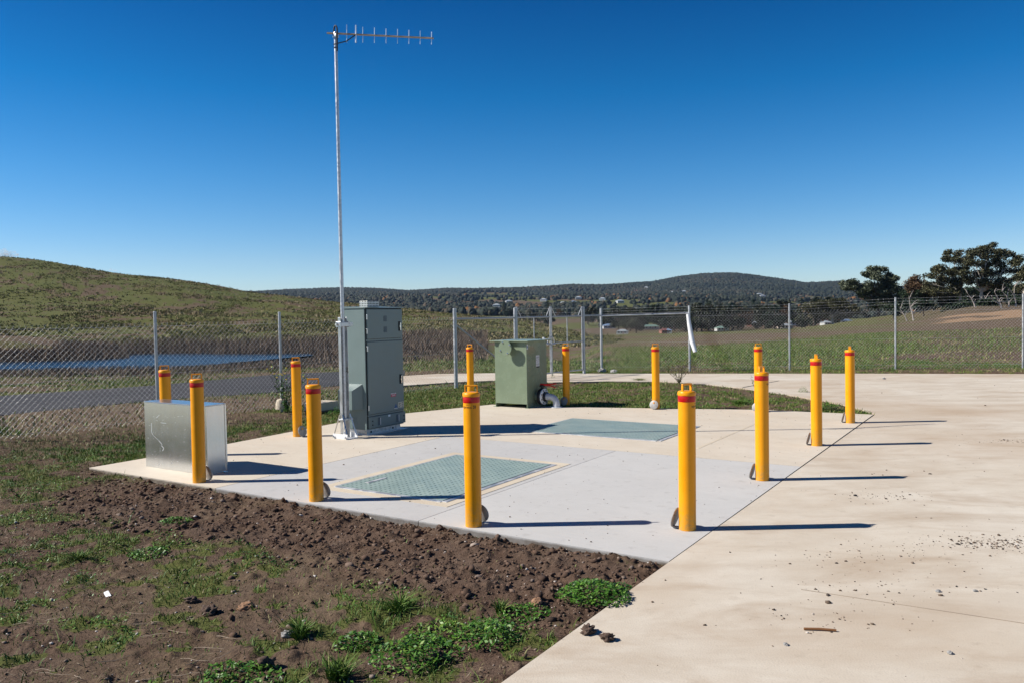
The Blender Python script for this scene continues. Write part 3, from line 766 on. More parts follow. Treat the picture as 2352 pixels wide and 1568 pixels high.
# ---------------------------------------------------------------- green steel box with valve
K0 = px(1211.4, 937.0)                       # front corner; local x runs left along -a, so use negative x
gx = tag(empty("steel_tank", K0, UA), "green steel box with overhanging lid, round flange and side valve", "steel box")
gw, gd_, gh = .735, .76, 1.275
sh = MB(); sh.box(-gw, 0, 0, gd_, .075, gh, .004)
sh.box(-gw, -gw + .012, 0, gd_, 0, .074).box(-.012, 0, 0, gd_, 0, .074).box(-gw + .013, -.013, gd_ - .012, gd_, 0, .074)
sh.build("shell", M['green'], gx)
MB().box(-gw - .05, -gw + .05, -.012, .03, 0, .006).box(-.05, .05, -.012, .03, 0, .006).build("foot_flange", M['green'], gx)
ld = MB().box(-gw - .075, .075, -.075, gd_ + .075, gh + .001, gh + .022, .003).build("lid", M['green'], gx)
lt = MB(); lt.lathe([(.028, 0), (.028, .03), (.02, .04)], 12, Matrix.Translation((-.02, gd_ - .06, gh + .022))).box(-.02, .09, gd_ - .09, gd_ - .04, gh + .022, gh + .03)
lt.build("vent_cap", M['galv'], ld)
# flange: its centre seen at (1160, 798.7), .146 m clear of the front wall
d = ray(1159.9, 798.9); o_c = Vector((0, 0, CAM_H)); pn = K0 - UY * .146
tt = (pn - o_c).dot(UY) / d.dot(UY); fc = (Matrix.Translation(K0) @ Matrix.Rotation(UA, 4, 'Z')).inverted() @ (o_c + d * tt)
Mf = Matrix.Translation((fc.x, 0, fc.z)) @ Matrix.Rotation(math.pi / 2, 4, 'X')
nk = MB().lathe([(.082, -.004), (.082, .130)], 28, Mf).build("flange_neck", M['green'], gx, 40)
fl = MB().lathe([(.145, .131), (.147, .133), (.147, .148), (.145, .150)], 48, Mf).build("blank_flange", M['green'], gx, 40)
for k in range(4):
    a = math.radians(28 + 90 * k)
    MB().lathe([(.018, .149), (.018, .153), (.013, .154), (.013, .166), (.006, .172)], 10, Mf @ Matrix.Translation((.118 * math.cos(a), .118 * math.sin(a), 0))).build("flange_bolt", M['chrome'], fl)
# sign and small sticker on the right wall
sg = MB().box(.0005, .0025, .345, .475, .755, 1.00, .001).build("caution_sign", M['label_white'], gx)
m_ = MB(); m_.box(.0026, .003, .348, .472, .757, .785).build("sign_footer", M['black'], sg)
m_ = MB(); writing_on_x(m_, "CAUTION", .026, .003, .415, .905); writing_on_x(m_, "HOT", .034, .003, .41, .862)
m_.add([(.003, .352, .905), (.003, .372, .905), (.003, .362, .924)], [(0, 1, 2)])
m_.build("sign_writing", M['black'], sg)
m_ = MB()
for k, (a, b) in enumerate(((.36, .46), (.355, .465), (.36, .46))): m_.box(.0026, .003, a, b, .972 - k * .012, .977 - k * .012)
for k in range(3): m_.box(.0026, .003, .355, .465, .835 - k * .014, .840 - k * .014)
m_.box(.0026, .003, .352, .468, .944, .947)
m_.build("sign_lines", M['label_grey'], sg)
s2 = MB().box(.0005, .0022, .012, .052, 1.13, 1.225).build("number_sticker", M['label_white'], gx)
MB().box(.0023, .0026, .02, .044, 1.155, 1.20).build("sticker_print", M['label_blue'], s2)
MB().box(.0005, .002, .075, .13, 1.195, 1.205).build("paint_pen_mark", M['label_cream'], gx)
# pipework leaving the right wall
vy, vz = .36, .20
X_ = lambda x: Matrix.Translation((x, vy, vz)) @ Matrix.Rotation(math.pi / 2, 4, 'Y')
MB().lathe([(.085, -.002), (.085, .085)], 28, X_(0)).build("outlet_stub", M['green'], gx, 40)
vl = MB().lathe([(.14, .085), (.16, .088), (.16, .104), (.15, .106), (.15, .145), (.16, .147), (.16, .152), (.1, .154)], 40, X_(0)).build("valve_body", M['rubber'], gx, 40)
fr = MB().lathe([(.152, .1545), (.154, .156), (.154, .176), (.15, .178)], 40, X_(0)).build("pipe_flange", M['white'], gx, 40)
for k in range(8):
    a = 2 * math.pi * (k + .5) / 8
    MB().lathe([(.014, .178), (.014, .184), (.008, .19)], 8, X_(0) @ Matrix.Translation((.125 * math.cos(a), .125 * math.sin(a), 0))).build("flange_bolt", M['dark'], fr)
MB().lathe([(.09, .1785), (.094, .18), (.094, .225), (.086, .228)], 32, X_(0)).build("collar", M['rubber'], gx, 40)
el = MB(); pts = [(.15, vy, vz), (.245, vy, vz), (.30, vy, vz)] + [(.31 + .13 * math.sin(a), vy, vz - .13 + .13 * math.cos(a)) for a in np.linspace(.15, math.pi / 2, 8)] + [(.44, vy, .02)]
el.tube(pts, .062, 24); el.tube([(.2285, vy, vz), (.275, vy, vz)], .07, 24); el.tube([(.44, vy, .004), (.44, vy, .07)], .07, 24)
el.build("elbow_pipe", M['pvc'], gx, 40)
MB().lathe([(.115, 0), (.115, .012), (.075, .014)], 28, Matrix.Translation((.44, vy, .001))).build("floor_flange", M['pvc'], gx, 40)
MB().tube([(.125, vy, vz + .15), (.125, vy, vz + .225)], .03, 12).box(.08, .17, vy - .04, vy + .04, vz + .19, vz + .225, .008).build("valve_neck", M['rubber'], vl, 40)
lv = MB(); lv.tube([(.09, vy, vz + .235), (.20, vy, vz + .235), (.44, vy, vz + .262)], [.022, .020, .011], 8)
lv.tube([(.20, vy, vz + .225), (.30, vy, vz + .222), (.42, vy, vz + .185)], [.015, .012, .010], 8)
lv.build("lever", M['lever'], vl, 40)

# ---------------------------------------------------------------- pit covers
def pit(a0, a1, b0, b1, lab, gname, border):
    z0 = .003
    sl = slab("grout_surround", [(a0 - border, b0 - border), (a1 + border, b0 - border), (a1 + border, b1 + border), (a0 - border, b1 + border)], M['grout'], z0, .05)
    root = tag(empty("pit_cover", ab((a0 + a1) / 2, (b0 + b1) / 2, z0), UA), lab, "pit cover", "pit covers in the concrete pad")
    w, h = (a1 - a0) / 2, (b1 - b0) / 2
    f = MB(); f.box(w + .001, w + .06, -h - .03, h + .03, -.02, .005, .001).box(-w - .035, -w - .001, -h - .03, h + .03, -.02, .005, .001)
    f.box(-w - .001, w + .001, h + .001, h + .03, -.02, .005, .001).box(-w - .001, w + .001, -h - .06, -h - .001, -.02, .005, .001)
    f.build("frame", M['alu_dull'], root)
    MB().box(w - .012, w + .0005, -h, h, -.01, .0055).build("edge_seal", M['dark'], root)
    return root, w, h
p1, w, h = pit(3.585, 5.00, .69, 2.79, "closer pit cover, teal checker plate with a pale lifting strip", "", .17)
nb_ = MB().box(-w, w - .013, -h, h, -.01, .006); nb_.cm = 1; s = .0675
for i in range(int(2 * w / s)):
    for j in range(int(2 * h / s)):
        x, y = -w + (i + .5) * s, -h + (j + .5) * s
        if (i + j) % 2: dx, dy = .024, .009
        else: dx, dy = .009, .024
        if -w + .12 < x < -w + .17 + .05 and -h + .25 < y < -h + .55: continue
        nb_.add([(x - dx, y, .0062), (x, y - dy, .0062), (x + dx, y, .0062), (x, y + dy, .0062), (x, y, .0095)], [(0, 1, 4), (1, 2, 4), (2, 3, 4), (3, 0, 4)])
nb_.build("plate", [M['cover'], M['stud']], p1)
MB().box(-w + .15, -w + .20, -h + .25, -h + .55, .006, .012, .002).build("lifting_strip", M['alu_dull'], p1)
p2, w, h = pit(3.23, 5.42, 5.04, 6.60, "farther pit cover, pale teal with a fine square grid", "", .03)
br = MB().box(-w, w - .013, -h, h, -.01, .002); br.cm = 1; n1, n2 = 46, 32
for i in range(n1):
    x = -w + .01 + (2 * w - .04) * i / (n1 - 1); br.box(x - .0125, x + .0125, -h, h, .0021, .0085)
for j in range(n2):
    y = -h + .008 + (2 * h - .016) * j / (n2 - 1); br.box(-w, w - .013, y - .007, y + .007, .0021, .0065)
br.build("plate", [M['stud'], M['grate']], p2)

# ---------------------------------------------------------------- chain-link fences
def chain_mesh(p0, p1, h0, h1, barbs=True, dw=.09, r=.00125):
    """diamond mesh between two ground points: two families of slanting wires, twisted ends on top"""
    p0, p1 = Vector(p0), Vector(p1); L = (p1 - p0).length; d = (p1 - p0) / L; n = Vector((-d.y, d.x, 0))
    H = h1 - h0; segs = []
    K = int((L + H) / dw) + 2
    for fam in (1, -1):
        for k in range(-int(H / dw) - 2, K):
            x0 = k * dw                                      # x = x0 + fam * z
            if fam < 0: x0 += H
            za, zb = 0.0, H
            if fam > 0: za, zb = max(za, -x0), min(zb, L - x0)
            else: za, zb = max(za, x0 - L), min(zb, x0)
            if zb - za < .01: continue
            off = .003 * fam
            segs.append((x0 + fam * za, za, x0 + fam * zb, zb, off))
            if barbs and zb > H - 1e-6:
                segs.append((x0 + fam * zb, zb, x0 + fam * zb + fam * .012, zb + .042, off))
    A = np.array(segs); m = len(A)
    P0 = np.array(p0)[None] + A[:, 0:1] * np.array(d) + np.outer(A[:, 1] + h0, (0, 0, 1)) + A[:, 4:5] * np.array(n)
    P1 = np.array(p0)[None] + A[:, 2:3] * np.array(d) + np.outer(A[:, 3] + h0, (0, 0, 1)) + A[:, 4:5] * np.array(n)
    return wires_np(P0, P1, r)
def wires_np(P0, P1, r, n=4):
    t = P1 - P0; t /= np.linalg.norm(t, axis=1, keepdims=True)
    a = np.where(np.abs(t[:, 2:3]) < .8, np.array([[0, 0, 1.]]), np.array([[1., 0, 0]]))
    x = np.cross(t, a); x /= np.linalg.norm(x, axis=1, keepdims=True); y = np.cross(t, x)
    ring = [x * math.cos(2 * math.pi * k / n) * r + y * math.sin(2 * math.pi * k / n) * r for k in range(n)]
    V = np.stack([P0 + q for q in ring] + [P1 + q for q in ring], 1)            # m, 2n, 3
    f = np.array([(k, (k + 1) % n, n + (k + 1) % n, n + k) for k in range(n)])
    Fc = (np.arange(len(P0)) * 2 * n)[:, None, None] + f[None]
    return V.reshape(-1, 3), Fc.reshape(-1, 4)
def post(mb_name, p, z0, h, r, parent, lean=0):
    o = MB(); o.tube([(p.x, p.y, z0), (p.x + lean, p.y, z0 + h)], r, 16)
    o.lathe([(r + .002, -.012), (r + .002, .004), (r * .6, .012), (.0001, .014)], 16, Matrix.Translation((p.x + lean, p.y, z0 + h)))
    return o.build(mb_name, M['post'], parent, 40)
def strand(parent, pts, r=.0022, barb=True, name="barbed_wire"):
    P0, P1 = [], []
    for a, b in zip(pts[:-1], pts[1:]):
        a, b = Vector(a), Vector(b); P0.append(a); P1.append(b)
        if barb:
            d = b - a; L = d.length; d.normalize()
            for k in range(int(L / .15)):
                c = a + d * (k + .5) * .15
                e = Vector((-d.y, d.x, random.uniform(-1.5, 1.5))).normalized() * .022 + d * random.uniform(-.008, .008)
                P0.append(c - e); P1.append(c + e)
    V, Fc = wires_np(np.array(P0), np.array(P1), r)
    o = npmesh(name, V, Fc, M['wire']); o.parent = parent; return o
def panel(parent, p0, p1, h0, h1, **k):
    V, Fc = chain_mesh(p0, p1, h0, h1, **k)
    o = npmesh("mesh_panel", V, Fc, M['wire']); o.parent = parent; return o

# left run, parallel to the pad, ending at the thick corner post
lf = tag(empty("chain_link_fence", (0, 0, 0)), "chain link fence run on the left, between pad and pond road", "fence")
pts = [FL0 + FLD * 2.56 * k for k in range(6)]
LHT = [2.0, 1.98, 2.0, 2.02, 2.0, 2.0]
for k, p in enumerate(pts):
    post("post", p, gz1(p.x, p.y) - .05, LHT[k] + .05, .048 if k == 0 else .026, lf)
for a, b in zip(pts[:-1], pts[1:]): panel(lf, a, b, .0, 1.72)
for h in (.06, .86, 1.70): strand(lf, [tuple(p + Vector((0, 0, h))) for p in pts], .0018, False, "line_wire")
# corner bay beside the gate
GP = [FL0, Vector((.095, 21.6, 0)), Vector((1.12, 22.85, 0)), Vector((2.16, 24.0, 0)), Vector((2.84, 25.3, 0))]
cf = tag(empty("gate_bay_fence", (0, 0, 0)), "short chain link bay with diagonal stay between thick corner post and gate", "fence")
post("post", GP[1], -.05, 2.02, .045, cf)
panel(cf, GP[0], GP[1], .03, 1.72)
MB().tube([GP[0] + Vector((0, 0, 1.71)), GP[1] + Vector((0, 0, 1.71))], .024, 12).build("top_rail", M['post'], cf, 40)
MB().tube([GP[0] + Vector((.03, .02, 1.55)), GP[1] + Vector((.1, .1, .1))], .022, 12).build("diagonal_stay", M['post'], cf, 40)
# double gate
def leaf(lab, a, b, hinge_first):
    g = tag(empty("gate_leaf", (0, 0, 0)), lab, "gate")
    d = (b - a).normalized(); a2, b2 = a + d * .07, b - d * .03
    if not hinge_first: a2, b2 = a + d * .03, b - d * .07
    z = Vector((0, 0, 1))
    for p, meet in ((a2, not hinge_first), (b2, hinge_first)):
        h = 2.0
        o = MB().tube([p + z * .09, p + z * h], .021, 12).build("stile", M['post'], g, 40)
        s_ = -1 if p is b2 else 1
        MB().tube([p + z * (h - .01), p + d * s_ * .19 + z * 1.72], .012, 8).build("outrigger", M['post'], g, 40)
    for hz in (.11, .96, 1.71): MB().tube([a2 + z * hz, b2 + z * hz], .019, 12).build("rail", M['post'], g, 40)
    mid = (a2 + b2) * .5; MB().tube([mid + z * .11, mid + z * 1.71], .015, 10).build("mid_bar", M['post'], g, 40)
    panel(g, a2, b2, .11, 1.73)
    for hz in (1.82, 1.95): strand(g, [a2 + z * hz, b2 + z * hz])
    return g
g1 = leaf("left gate leaf, mostly hidden behind the green steel box", GP[1], GP[2], True)
g2 = leaf("right gate leaf, hung on the gate post behind the shaded bollard", GP[2], GP[3], False)
z = Vector((0, 0, 1)); d = (GP[3] - GP[2]).normalized()
lt = MB(); arc = [GP[2] + d * (.16 * math.cos(a)) + z * (.95 + .2 * math.sin(a)) for a in np.linspace(0, math.pi, 12)]
lt.tube(arc, .012, 8); lt.tube([GP[2] - d * .18 + z * .93, GP[2] + d * .18 + z * .93], .016, 8)
lt.build("latch", M['galv'], g2, 40)
MB().tube([GP[2] + z * .02 + d * .03, GP[2] + z * .55 + d * .03], .012, 8).build("drop_bolt", M['dark'], g2, 40)
# right run along the paddock
rfn = tag(empty("chain_link_fence", (0, 0, 0)), "long chain link fence with three barbed strands along the green paddock", "fence")
RP = [GP[4], Vector((5.43, 24.35, 0)), Vector((8.28, 23.75, 0)), Vector((11.18, 23.2, 0)), Vector((14.32, 22.3, 0)), Vector((17.4, 21.6, 0))]
RZ = [-.02, -.01, .0, .02, .05, .07]; RH = [1.96, 1.98, 1.97, 2.07, 2.07, 2.07]
post("post", GP[3], -.05, 2.03, .043, rfn)
for p, z0, h, r in zip(RP, RZ, RH, (.04, .035, .026, .026, .026, .026)): post("post", p, z0 - .1, h + .1, r, rfn)
panel(rfn, GP[3], RP[0], .02, 1.72)
MB().tube([GP[3] + z * 1.72, RP[0] + z * 1.72], .02, 10).build("top_rail", M['post'], rfn, 40)
MB().tube([RP[0] + z * 1.70, RP[1] + z * 1.74], .028, 12).build("top_rail", M['alu'], rfn, 40)
for k in range(5): panel(rfn, RP[k], RP[k + 1], .02 + RZ[k], 1.74 + RZ[k] * 2.2)
for hz in (1.79, 1.865, 1.945): strand(rfn, [tuple(p + z * (hz * h / 1.97 + z0)) for p, z0, h in zip(RP, RZ, RH)])
for hz in (.12, .88, 1.66): strand(rfn, [tuple(p + z * (hz + z0)) for p, z0 in zip(RP, RZ)], .0022, False, "line_wire")
# white sleeve leaning on the second post
q = [pxy(1580, 722, 24.25), pxy(1583, 745, 24.2), pxy(1590, 785, 24.1), pxy(1597, 808, 24.0)]
sl = MB().tube(q, [.05, .062, .075, .06], 14).build("plastic_sleeve", M['white'], None, 50)
tag(sl, "white plastic sleeve hanging askew on the fence post right of the bright top rail", "plastic sleeve")
# concrete block with pipe hole, post footing
bk = tag(empty("concrete_block", px(722, 942), UA), "pale concrete block with dark pipe hole, behind the left bollards", "concrete block")
MB().box(-.30, .10, 0, .55, -.05, .145, .012).build("block", M['grout'], bk)
MB().lathe([(.06, 0), (.06, .004), (.045, .005), (.04, .001)], 20, Matrix.Translation((-.02, -.001, .06)) @ Matrix.Rotation(math.pi / 2, 4, 'X')).build("pipe_hole", M['dark'], bk)
ft = MB().lathe([(.13, -.02), (.125, .1), (.10, .17), (.05, .19), (.0001, .19)], 14, Matrix.Translation(pts[2] + Vector((.02, -.05, 0)))).build("post_footing", M['grout'], None, 30)
tag(ft, "rough pale concrete footing at the foot of the fence post by the weed", "footing")
# ---------------------------------------------------------------- vegetation generators
def blades(P, h, w, lean, tint, mat, name, spread=6.28):
    """P (n,3) roots, h heights, w widths, lean sideways reach -> one mesh of bent blades"""
    n = len(P); a = rng.random(n) * spread; d = np.stack([np.cos(a), np.sin(a), np.zeros(n)], 1)
    b = rng.random(n) * 6.28; s = np.stack([np.cos(b), np.sin(b), np.zeros(n)], 1) * (w * .5)[:, None]
    up = np.array([0, 0, 1.])
    m = P + d * (lean * .35)[:, None] + up * (h * .6)[:, None]; t = P + d * lean[:, None] + up * h[:, None]
    V = np.stack([P - s, P + s, m - s * .8, m + s * .8, t], 1)
    f = np.array([(0, 1, 3), (0, 3, 2), (2, 3, 4)])
    Fc = ((np.arange(n) * 5)[:, None, None] + f[None]).reshape(-1, 3)
    return npmesh(name, V.reshape(-1, 3), Fc, mat, dict(tint=np.repeat(tint, 5)))
def leaves(C, size, mat, name, tint, up=.4, asp=.5):
    """leaf quads at the points C with random turns"""
    n = len(C); nrm = rng.normal(size=(n, 3)); nrm[:, 2] = np.abs(nrm[:, 2]) + up; nrm /= np.linalg.norm(nrm, axis=1, keepdims=True)
    x = np.cross(nrm, rng.normal(size=(n, 3))); x /= np.linalg.norm(x, axis=1, keepdims=True); y = np.cross(nrm, x)
    size = np.broadcast_to(np.asarray(size, float), (n,))[:, None]
    x = x * size * .5; y = y * size * .5 * asp
    V = np.stack([C - x, C - y, C + x, C + y], 1).reshape(-1, 3)
    Fc = (np.arange(n) * 4)[:, None] + np.arange(4)[None]
    return npmesh(name, V, Fc, mat, dict(tint=np.repeat(tint, 4)))

def scatter(n, x0, x1, y0, y1):
    return rng.uniform(x0, x1, n), rng.uniform(y0, y1, n)
def on_ground(X, Y, dz=0.0):
    g, d, s, r = zones(X, Y); Z = gz(X, Y) + r
    Z = np.where((Y < 26) & (yardside(X, Y) > 0), np.minimum(Z, .05), Z)
    return g, d, s, np.stack([X, Y, Z + dz], 1)
def off_slab(X, Y): return ~(inside(X, Y, PAD) | inside(X, Y, APRON))

# foreground grass: many blades in the green patches, thinner straw between
X, Y = scatter(330000, -9.5, 1.4, 2.7, 13.5)
ok = off_slab(X, Y) & (np.abs(X) < .75 * Y + .6) & (yardside(X, Y) > .1); X, Y = X[ok], Y[ok]
g, d, s, P = on_ground(X, Y)
a, b = loc_ab(X, Y)
keep = rng.random(len(X)) < np.where(g > .3, .15 + .5 * g, .15) * (1 - .93 * np.minimum(s, 1))
P, g = P[keep], g[keep]; n = len(P)
big = fbm(P[:, 0], P[:, 1], .35, 2, 12.)
h = rng.uniform(.014, .042, n) * (.6 + 1.0 * big) * np.where(rng.random(n) < .05, 2.0, 1)
tint = np.clip(rng.normal(.32, .2, n) + (g < .3) * .33 + (fbm(P[:, 0], P[:, 1], .8, 3, 21.) - .5) * .9, 0, 1)
h = np.where(g < .3, h * .6, h)
kind(blades(P, h, rng.uniform(.003, .0075, n), h * rng.uniform(.3, 1.4, n), tint, M['grass'], "grass"), 'stuff')
# low leafy ground cover in the same patches
X, Y = scatter(260000, -7.5, 1.4, 2.7, 12)
ok = off_slab(X, Y) & (np.abs(X) < .75 * Y + .4) & (yardside(X, Y) > .1); X, Y = X[ok], Y[ok]
g, d, s, P = on_ground(X, Y); lf_ = fbm(X, Y, .42, 3, 31.)
keep = (g > .35) & (lf_ > .50) & (rng.random(len(P)) < .55); P = P[keep]; n = len(P); P[:, 2] += rng.random(n) * .028 * (lf_[keep] - .35) * 4
kind(leaves(P, rng.uniform(.010, .026, n), M['weed'], "ground_cover", np.clip(rng.normal(.55, .25, n) + (fbm(P[:, 0], P[:, 1], .5, 2, 41.) - .5), 0, 1), 1.3, .5), 'stuff')
# dead straw and litter lying on the soil
X, Y = scatter(150000, -7.5, 1.4, 2.7, 13)
ok = off_slab(X, Y) & (np.abs(X) < .75 * Y + .4) & (yardside(X, Y) > .1); X, Y = X[ok], Y[ok]
g, d, s, P = on_ground(X, Y); lt_ = fbm(X, Y, .9, 4, 51.)
keep = rng.random(len(P)) < sstep(.35, .65, lt_) * (1 - .93 * np.minimum(s, 1)) * .8; P = P[keep]; n = len(P); P[:, 2] += rng.uniform(.002, .012, n)
kind(leaves(P, rng.uniform(.015, .055, n), M['straw'], "straw_litter", np.clip(rng.normal(.5, .28, n), 0, 1), 3.0, .10), 'stuff')
# yard grass behind the pad, island, verge along the fence
X, Y = scatter(330000, -9, 16, 9.5, 26)
ok = off_slab(X, Y) & (np.abs(X) < .72 * Y) & (yardside(X, Y) > -.6); X, Y = X[ok], Y[ok]
a, b = loc_ab(X, Y); ok = (b > 0); X, Y = X[ok], Y[ok]
g, d, s, P = on_ground(X, Y); n0 = len(P)
keep = rng.random(n0) < .12 + .6 * g; P, g = P[keep], g[keep]; n = len(P)
h = rng.uniform(.02, .055, n) * (.6 + .9 * fbm(P[:, 0], P[:, 1], .6, 2, 12.))
tint = np.clip(rng.normal(.42, .25, n) + (g < .35) * .4 + (fbm(P[:, 0], P[:, 1], 1.2, 3, 21.) - .5) * .7, 0, 1)
kind(blades(P, h, rng.uniform(.006, .014, n), h * rng.uniform(.3, 1.2, n), tint, M['grass'], "grass"), 'stuff')
# outside the fence: verge grass as far as the pond and in the paddock's near part
Y = 13 + 45 * rng.random(150000) ** 1.3; X = (rng.uniform(-300, 2650, 150000) - CX) / F * Y
ok = ~inside(X, Y, ROAD) & off_slab(X, Y) & ((yardside(X, Y) < -.5) | (Y > 26)); X, Y = X[ok], Y[ok]
g, d, s, P = on_ground(X, Y); keep = (rng.random(len(P)) < .2 + .6 * g) & (P[:, 2] > -1.15); P, g = P[keep], g[keep]; n = len(P)
h = rng.uniform(.03, .10, n) * np.where(P[:, 1] > 32, 1.5, 1)
tint = np.clip(rng.normal(.45, .2, n) + (g < .4) * .4, 0, 1)
kind(blades(P, h, rng.uniform(.012, .03, n), h * rng.uniform(.3, 1.2, n), tint, M['grass'], "grass"), 'stuff')

# clods of turned soil, small stones
ICO = []
def ico(sub):
    bm = bmesh.new(); bmesh.ops.create_icosphere(bm, subdivisions=sub, radius=1.0)
    bm.verts.index_update()
    V = np.array([v.co for v in bm.verts]); Fc = np.array([[v.index for v in f.verts] for f in bm.faces]); bm.free(); return V, Fc
I1, I2, I4 = ico(1), ico(2), ico(4)
def lumps(P, r, flat, tint, mat, name, base=I1, rough=.35):
    n = len(P); V0, F0 = base; k = len(V0)
    rad = 1 + rng.normal(0, rough, (n, k)) * .6; rad = np.clip(rad, .5, 1.6)
    V = V0[None] * rad[..., None] * r[:, None, None]; V[..., 2] *= flat
    a = rng.random(n) * 6.28; c, s = np.cos(a)[:, None], np.sin(a)[:, None]
    sx = rng.uniform(.7, 1.3, (n, 1)); vx = V[..., 0] * sx; vy = V[..., 1] / sx
    V = np.stack([vx * c - vy * s, vx * s + vy * c, V[..., 2]], -1) + P[:, None, :]
    Fc = (np.arange(n) * k)[:, None, None] + F0[None]
    return npmesh(name, V.reshape(-1, 3), Fc.reshape(-1, 3), mat, dict(tint=np.repeat(tint, k)))
X, Y = scatter(60000, -6.5, 1.4, 2.7, 11)
ok = off_slab(X, Y) & (np.abs(X) < .75 * Y + .5); X, Y = X[ok], Y[ok]
g, d, s, P = on_ground(X, Y); keep = rng.random(len(P)) < np.where(s > .4, .75, .05); P = P[keep]; n = len(P)
r = np.exp(rng.normal(math.log(.0068), .62, n)); r = np.minimum(r, .03); P[:, 2] += r * .2
kind(lumps(P, r, .75, np.clip(rng.normal(.45, .25, n), 0, .92), M['clod'], "soil_clods", I1, .6), 'stuff')
X, Y = scatter(26000, -6.5, 1.4, 2.7, 11)
ok = off_slab(X, Y) & (np.abs(X) < .75 * Y + .5); X, Y = X[ok], Y[ok]
g, d, s, P = on_ground(X, Y); keep = rng.random(len(P)) < .14; P = P[keep]; n = len(P)
r = np.exp(rng.normal(math.log(.006), .45, n)); P[:, 2] += r * .25
kind(lumps(P, r, .6, np.clip(rng.normal(.7, .25, n), 0, 1), M['pebble'], "gravel"), 'stuff')
# grit on the concrete
X, Y = scatter(9000, -4.5, 14, 2.6, 20)
ok = (inside(X, Y, APRON)) & (X < .72 * Y); X, Y = X[ok], Y[ok]
dens = fbm(X, Y, 1.5, 3, 2.); keep = rng.random(len(X)) < np.where(dens > .56, .55, .14) * np.clip(1.4 - Y / 16, .15, 1); X, Y = X[keep], Y[keep]
cl = []
for (u, v, k, sp) in ((2300, 1248, 420, .16), (2030, 1140, 110, .18), (2225, 1240, 60, .2), (2330, 1012, 150, .2), (2050, 1350, 90, .3), (1930, 1280, 60, .25), (2090, 1262, 80, .22), (1905, 1420, 60, .2)):
    c = px(u, v); cl.append(np.stack([rng.normal(c.x, sp * 1.3, k), rng.normal(c.y, sp * .6, k)], 1))
cl = np.concatenate(cl); X = np.append(X, cl[:, 0]); Y = np.append(Y, cl[:, 1]); n = len(X)
r = np.minimum(np.exp(rng.normal(math.log(.0034), .6, n)), .018)
kind(lumps(np.stack([X, Y, r * .3], 1), r, .6, np.clip(rng.normal(.45, .28, n), 0, 1), M['pebble'], "concrete_grit"), 'stuff')
X, Y = scatter(2600, -5, 6.2, 5.8, 15.5)
ok = inside(X, Y, PAD); X, Y = X[ok], Y[ok]; n = len(X); r = np.minimum(np.exp(rng.normal(math.log(.0032), .5, n)), .012)
keep = rng.random(n) < .45; X, Y, r = X[keep], Y[keep], r[keep]; n = len(X)
kind(lumps(np.stack([X, Y, r * .3], 1), r, .6, np.clip(rng.normal(.4, .25, n), 0, 1), M['pebble'], "pad_grit"), 'stuff')

# tussocky hill, reeds round the pond
N = 90000
Y = 76 + 150 * rng.random(N) ** 1.1; X = (rng.uniform(-420, 1430, N) - CX) / F * Y
ok = rng.random(N) < .10 + .55 * sstep(.42, .55, fbm(X, Y * .7, 5, 4, 1.)); X, Y = X[ok], Y[ok]
Z = gz(X, Y); n = len(X); dk = fbm(X, Y, 10, 3, 15.)
P = np.repeat(np.stack([X, Y, Z], 1), 4, 0) + rng.normal(0, .14, (n * 4, 3)) * np.array([1, 1, .1])
clump = np.repeat(np.exp(rng.normal(0, .35, n)) * (.5 + dk), 4)
h = rng.uniform(.07, .22, n * 4) * clump
kind(blades(P, h, rng.uniform(.08, .18, n * 4), h * rng.uniform(.4, 1.3, n * 4), np.clip(np.repeat(rng.normal(.50, .24, n) + (dk - .5) * 1.0, 4) + rng.normal(0, .08, n * 4), 0, 1), M['tussock'], "tussock_grass"), 'stuff')
N = 120000
u = rng.uniform(-420, 1120, N); Y = rng.uniform(31, 92, N); X = (u - CX) / F * Y; Z = gz(X, Y)
bank = (Z > -1.28) & (Z < -.25) & (Y > 38); near = Y < 60
ok = bank & (rng.random(N) < np.where(near, .45, 1.0)); X, Y, Z = X[ok], Y[ok], Z[ok]; n = len(X)
h = rng.uniform(.25, .6, n) * np.where(Y < 60, .45, 1.35) * (.5 + fbm(X, Y, 5, 3, 2.))
kind(blades(np.stack([X, Y, Z], 1), h, rng.uniform(.02, .05, n), h * rng.uniform(.1, .5, n), np.clip(rng.normal(.5, .25, n), 0, 1), M['reed'], "reeds"), 'stuff')

# ---------------------------------------------------------------- single weeds
def weed(u, v, r, hgt, n, lab, kind_='rosette', z=None, cat="weed", name="weed_clump", tshift=0.0):
    n = int(n * (1.0 if kind_ == 'tuft' else 1.9)); p = px(u, v, 0 if z is None else z); p.z = float(on_ground(np.array([p.x]), np.array([p.y]))[3][0, 2])
    if kind_ == 'tuft':
        a = rng.random(n) * 6.28; q = rng.random(n) ** .7 * r * .35
        P = np.stack([q * np.cos(a), q * np.sin(a), np.zeros(n) - .005], 1)
        h = rng.uniform(.5, 1, n) * hgt
        o = blades(P, h, rng.uniform(.006, .011, n), rng.uniform(.3, 1, n) * r, np.clip(rng.normal(.35 + tshift, .18, n), 0, 1), M['grass'], name)
    else:
        a = rng.random(n) * 6.28; q = np.sqrt(rng.random(n)) * r; hh = hgt * (1 - (q / r) ** 2 * .7) * rng.uniform(.25, 1, n)
        w = (.75 + .5 * vnoise(np.cos(a) * 1.5 + u, np.sin(a) * 1.5 + v))
        C = np.stack([q * w * np.cos(a), q * w * np.sin(a), hh], 1)
        o = leaves(C, rng.uniform(.4, 1.25, n) * (.031 if r > .12 else .022), M['weed'], name, np.clip(rng.normal(.45 + tshift, .25, n), 0, 1), 1.2, .42)
    o.location = p
    return tag(o, lab, cat, "weeds in the bare soil")
weed(1362, 1368, .24, .10, 900, "largest leafy green weed clump, spilling over the apron's edge")
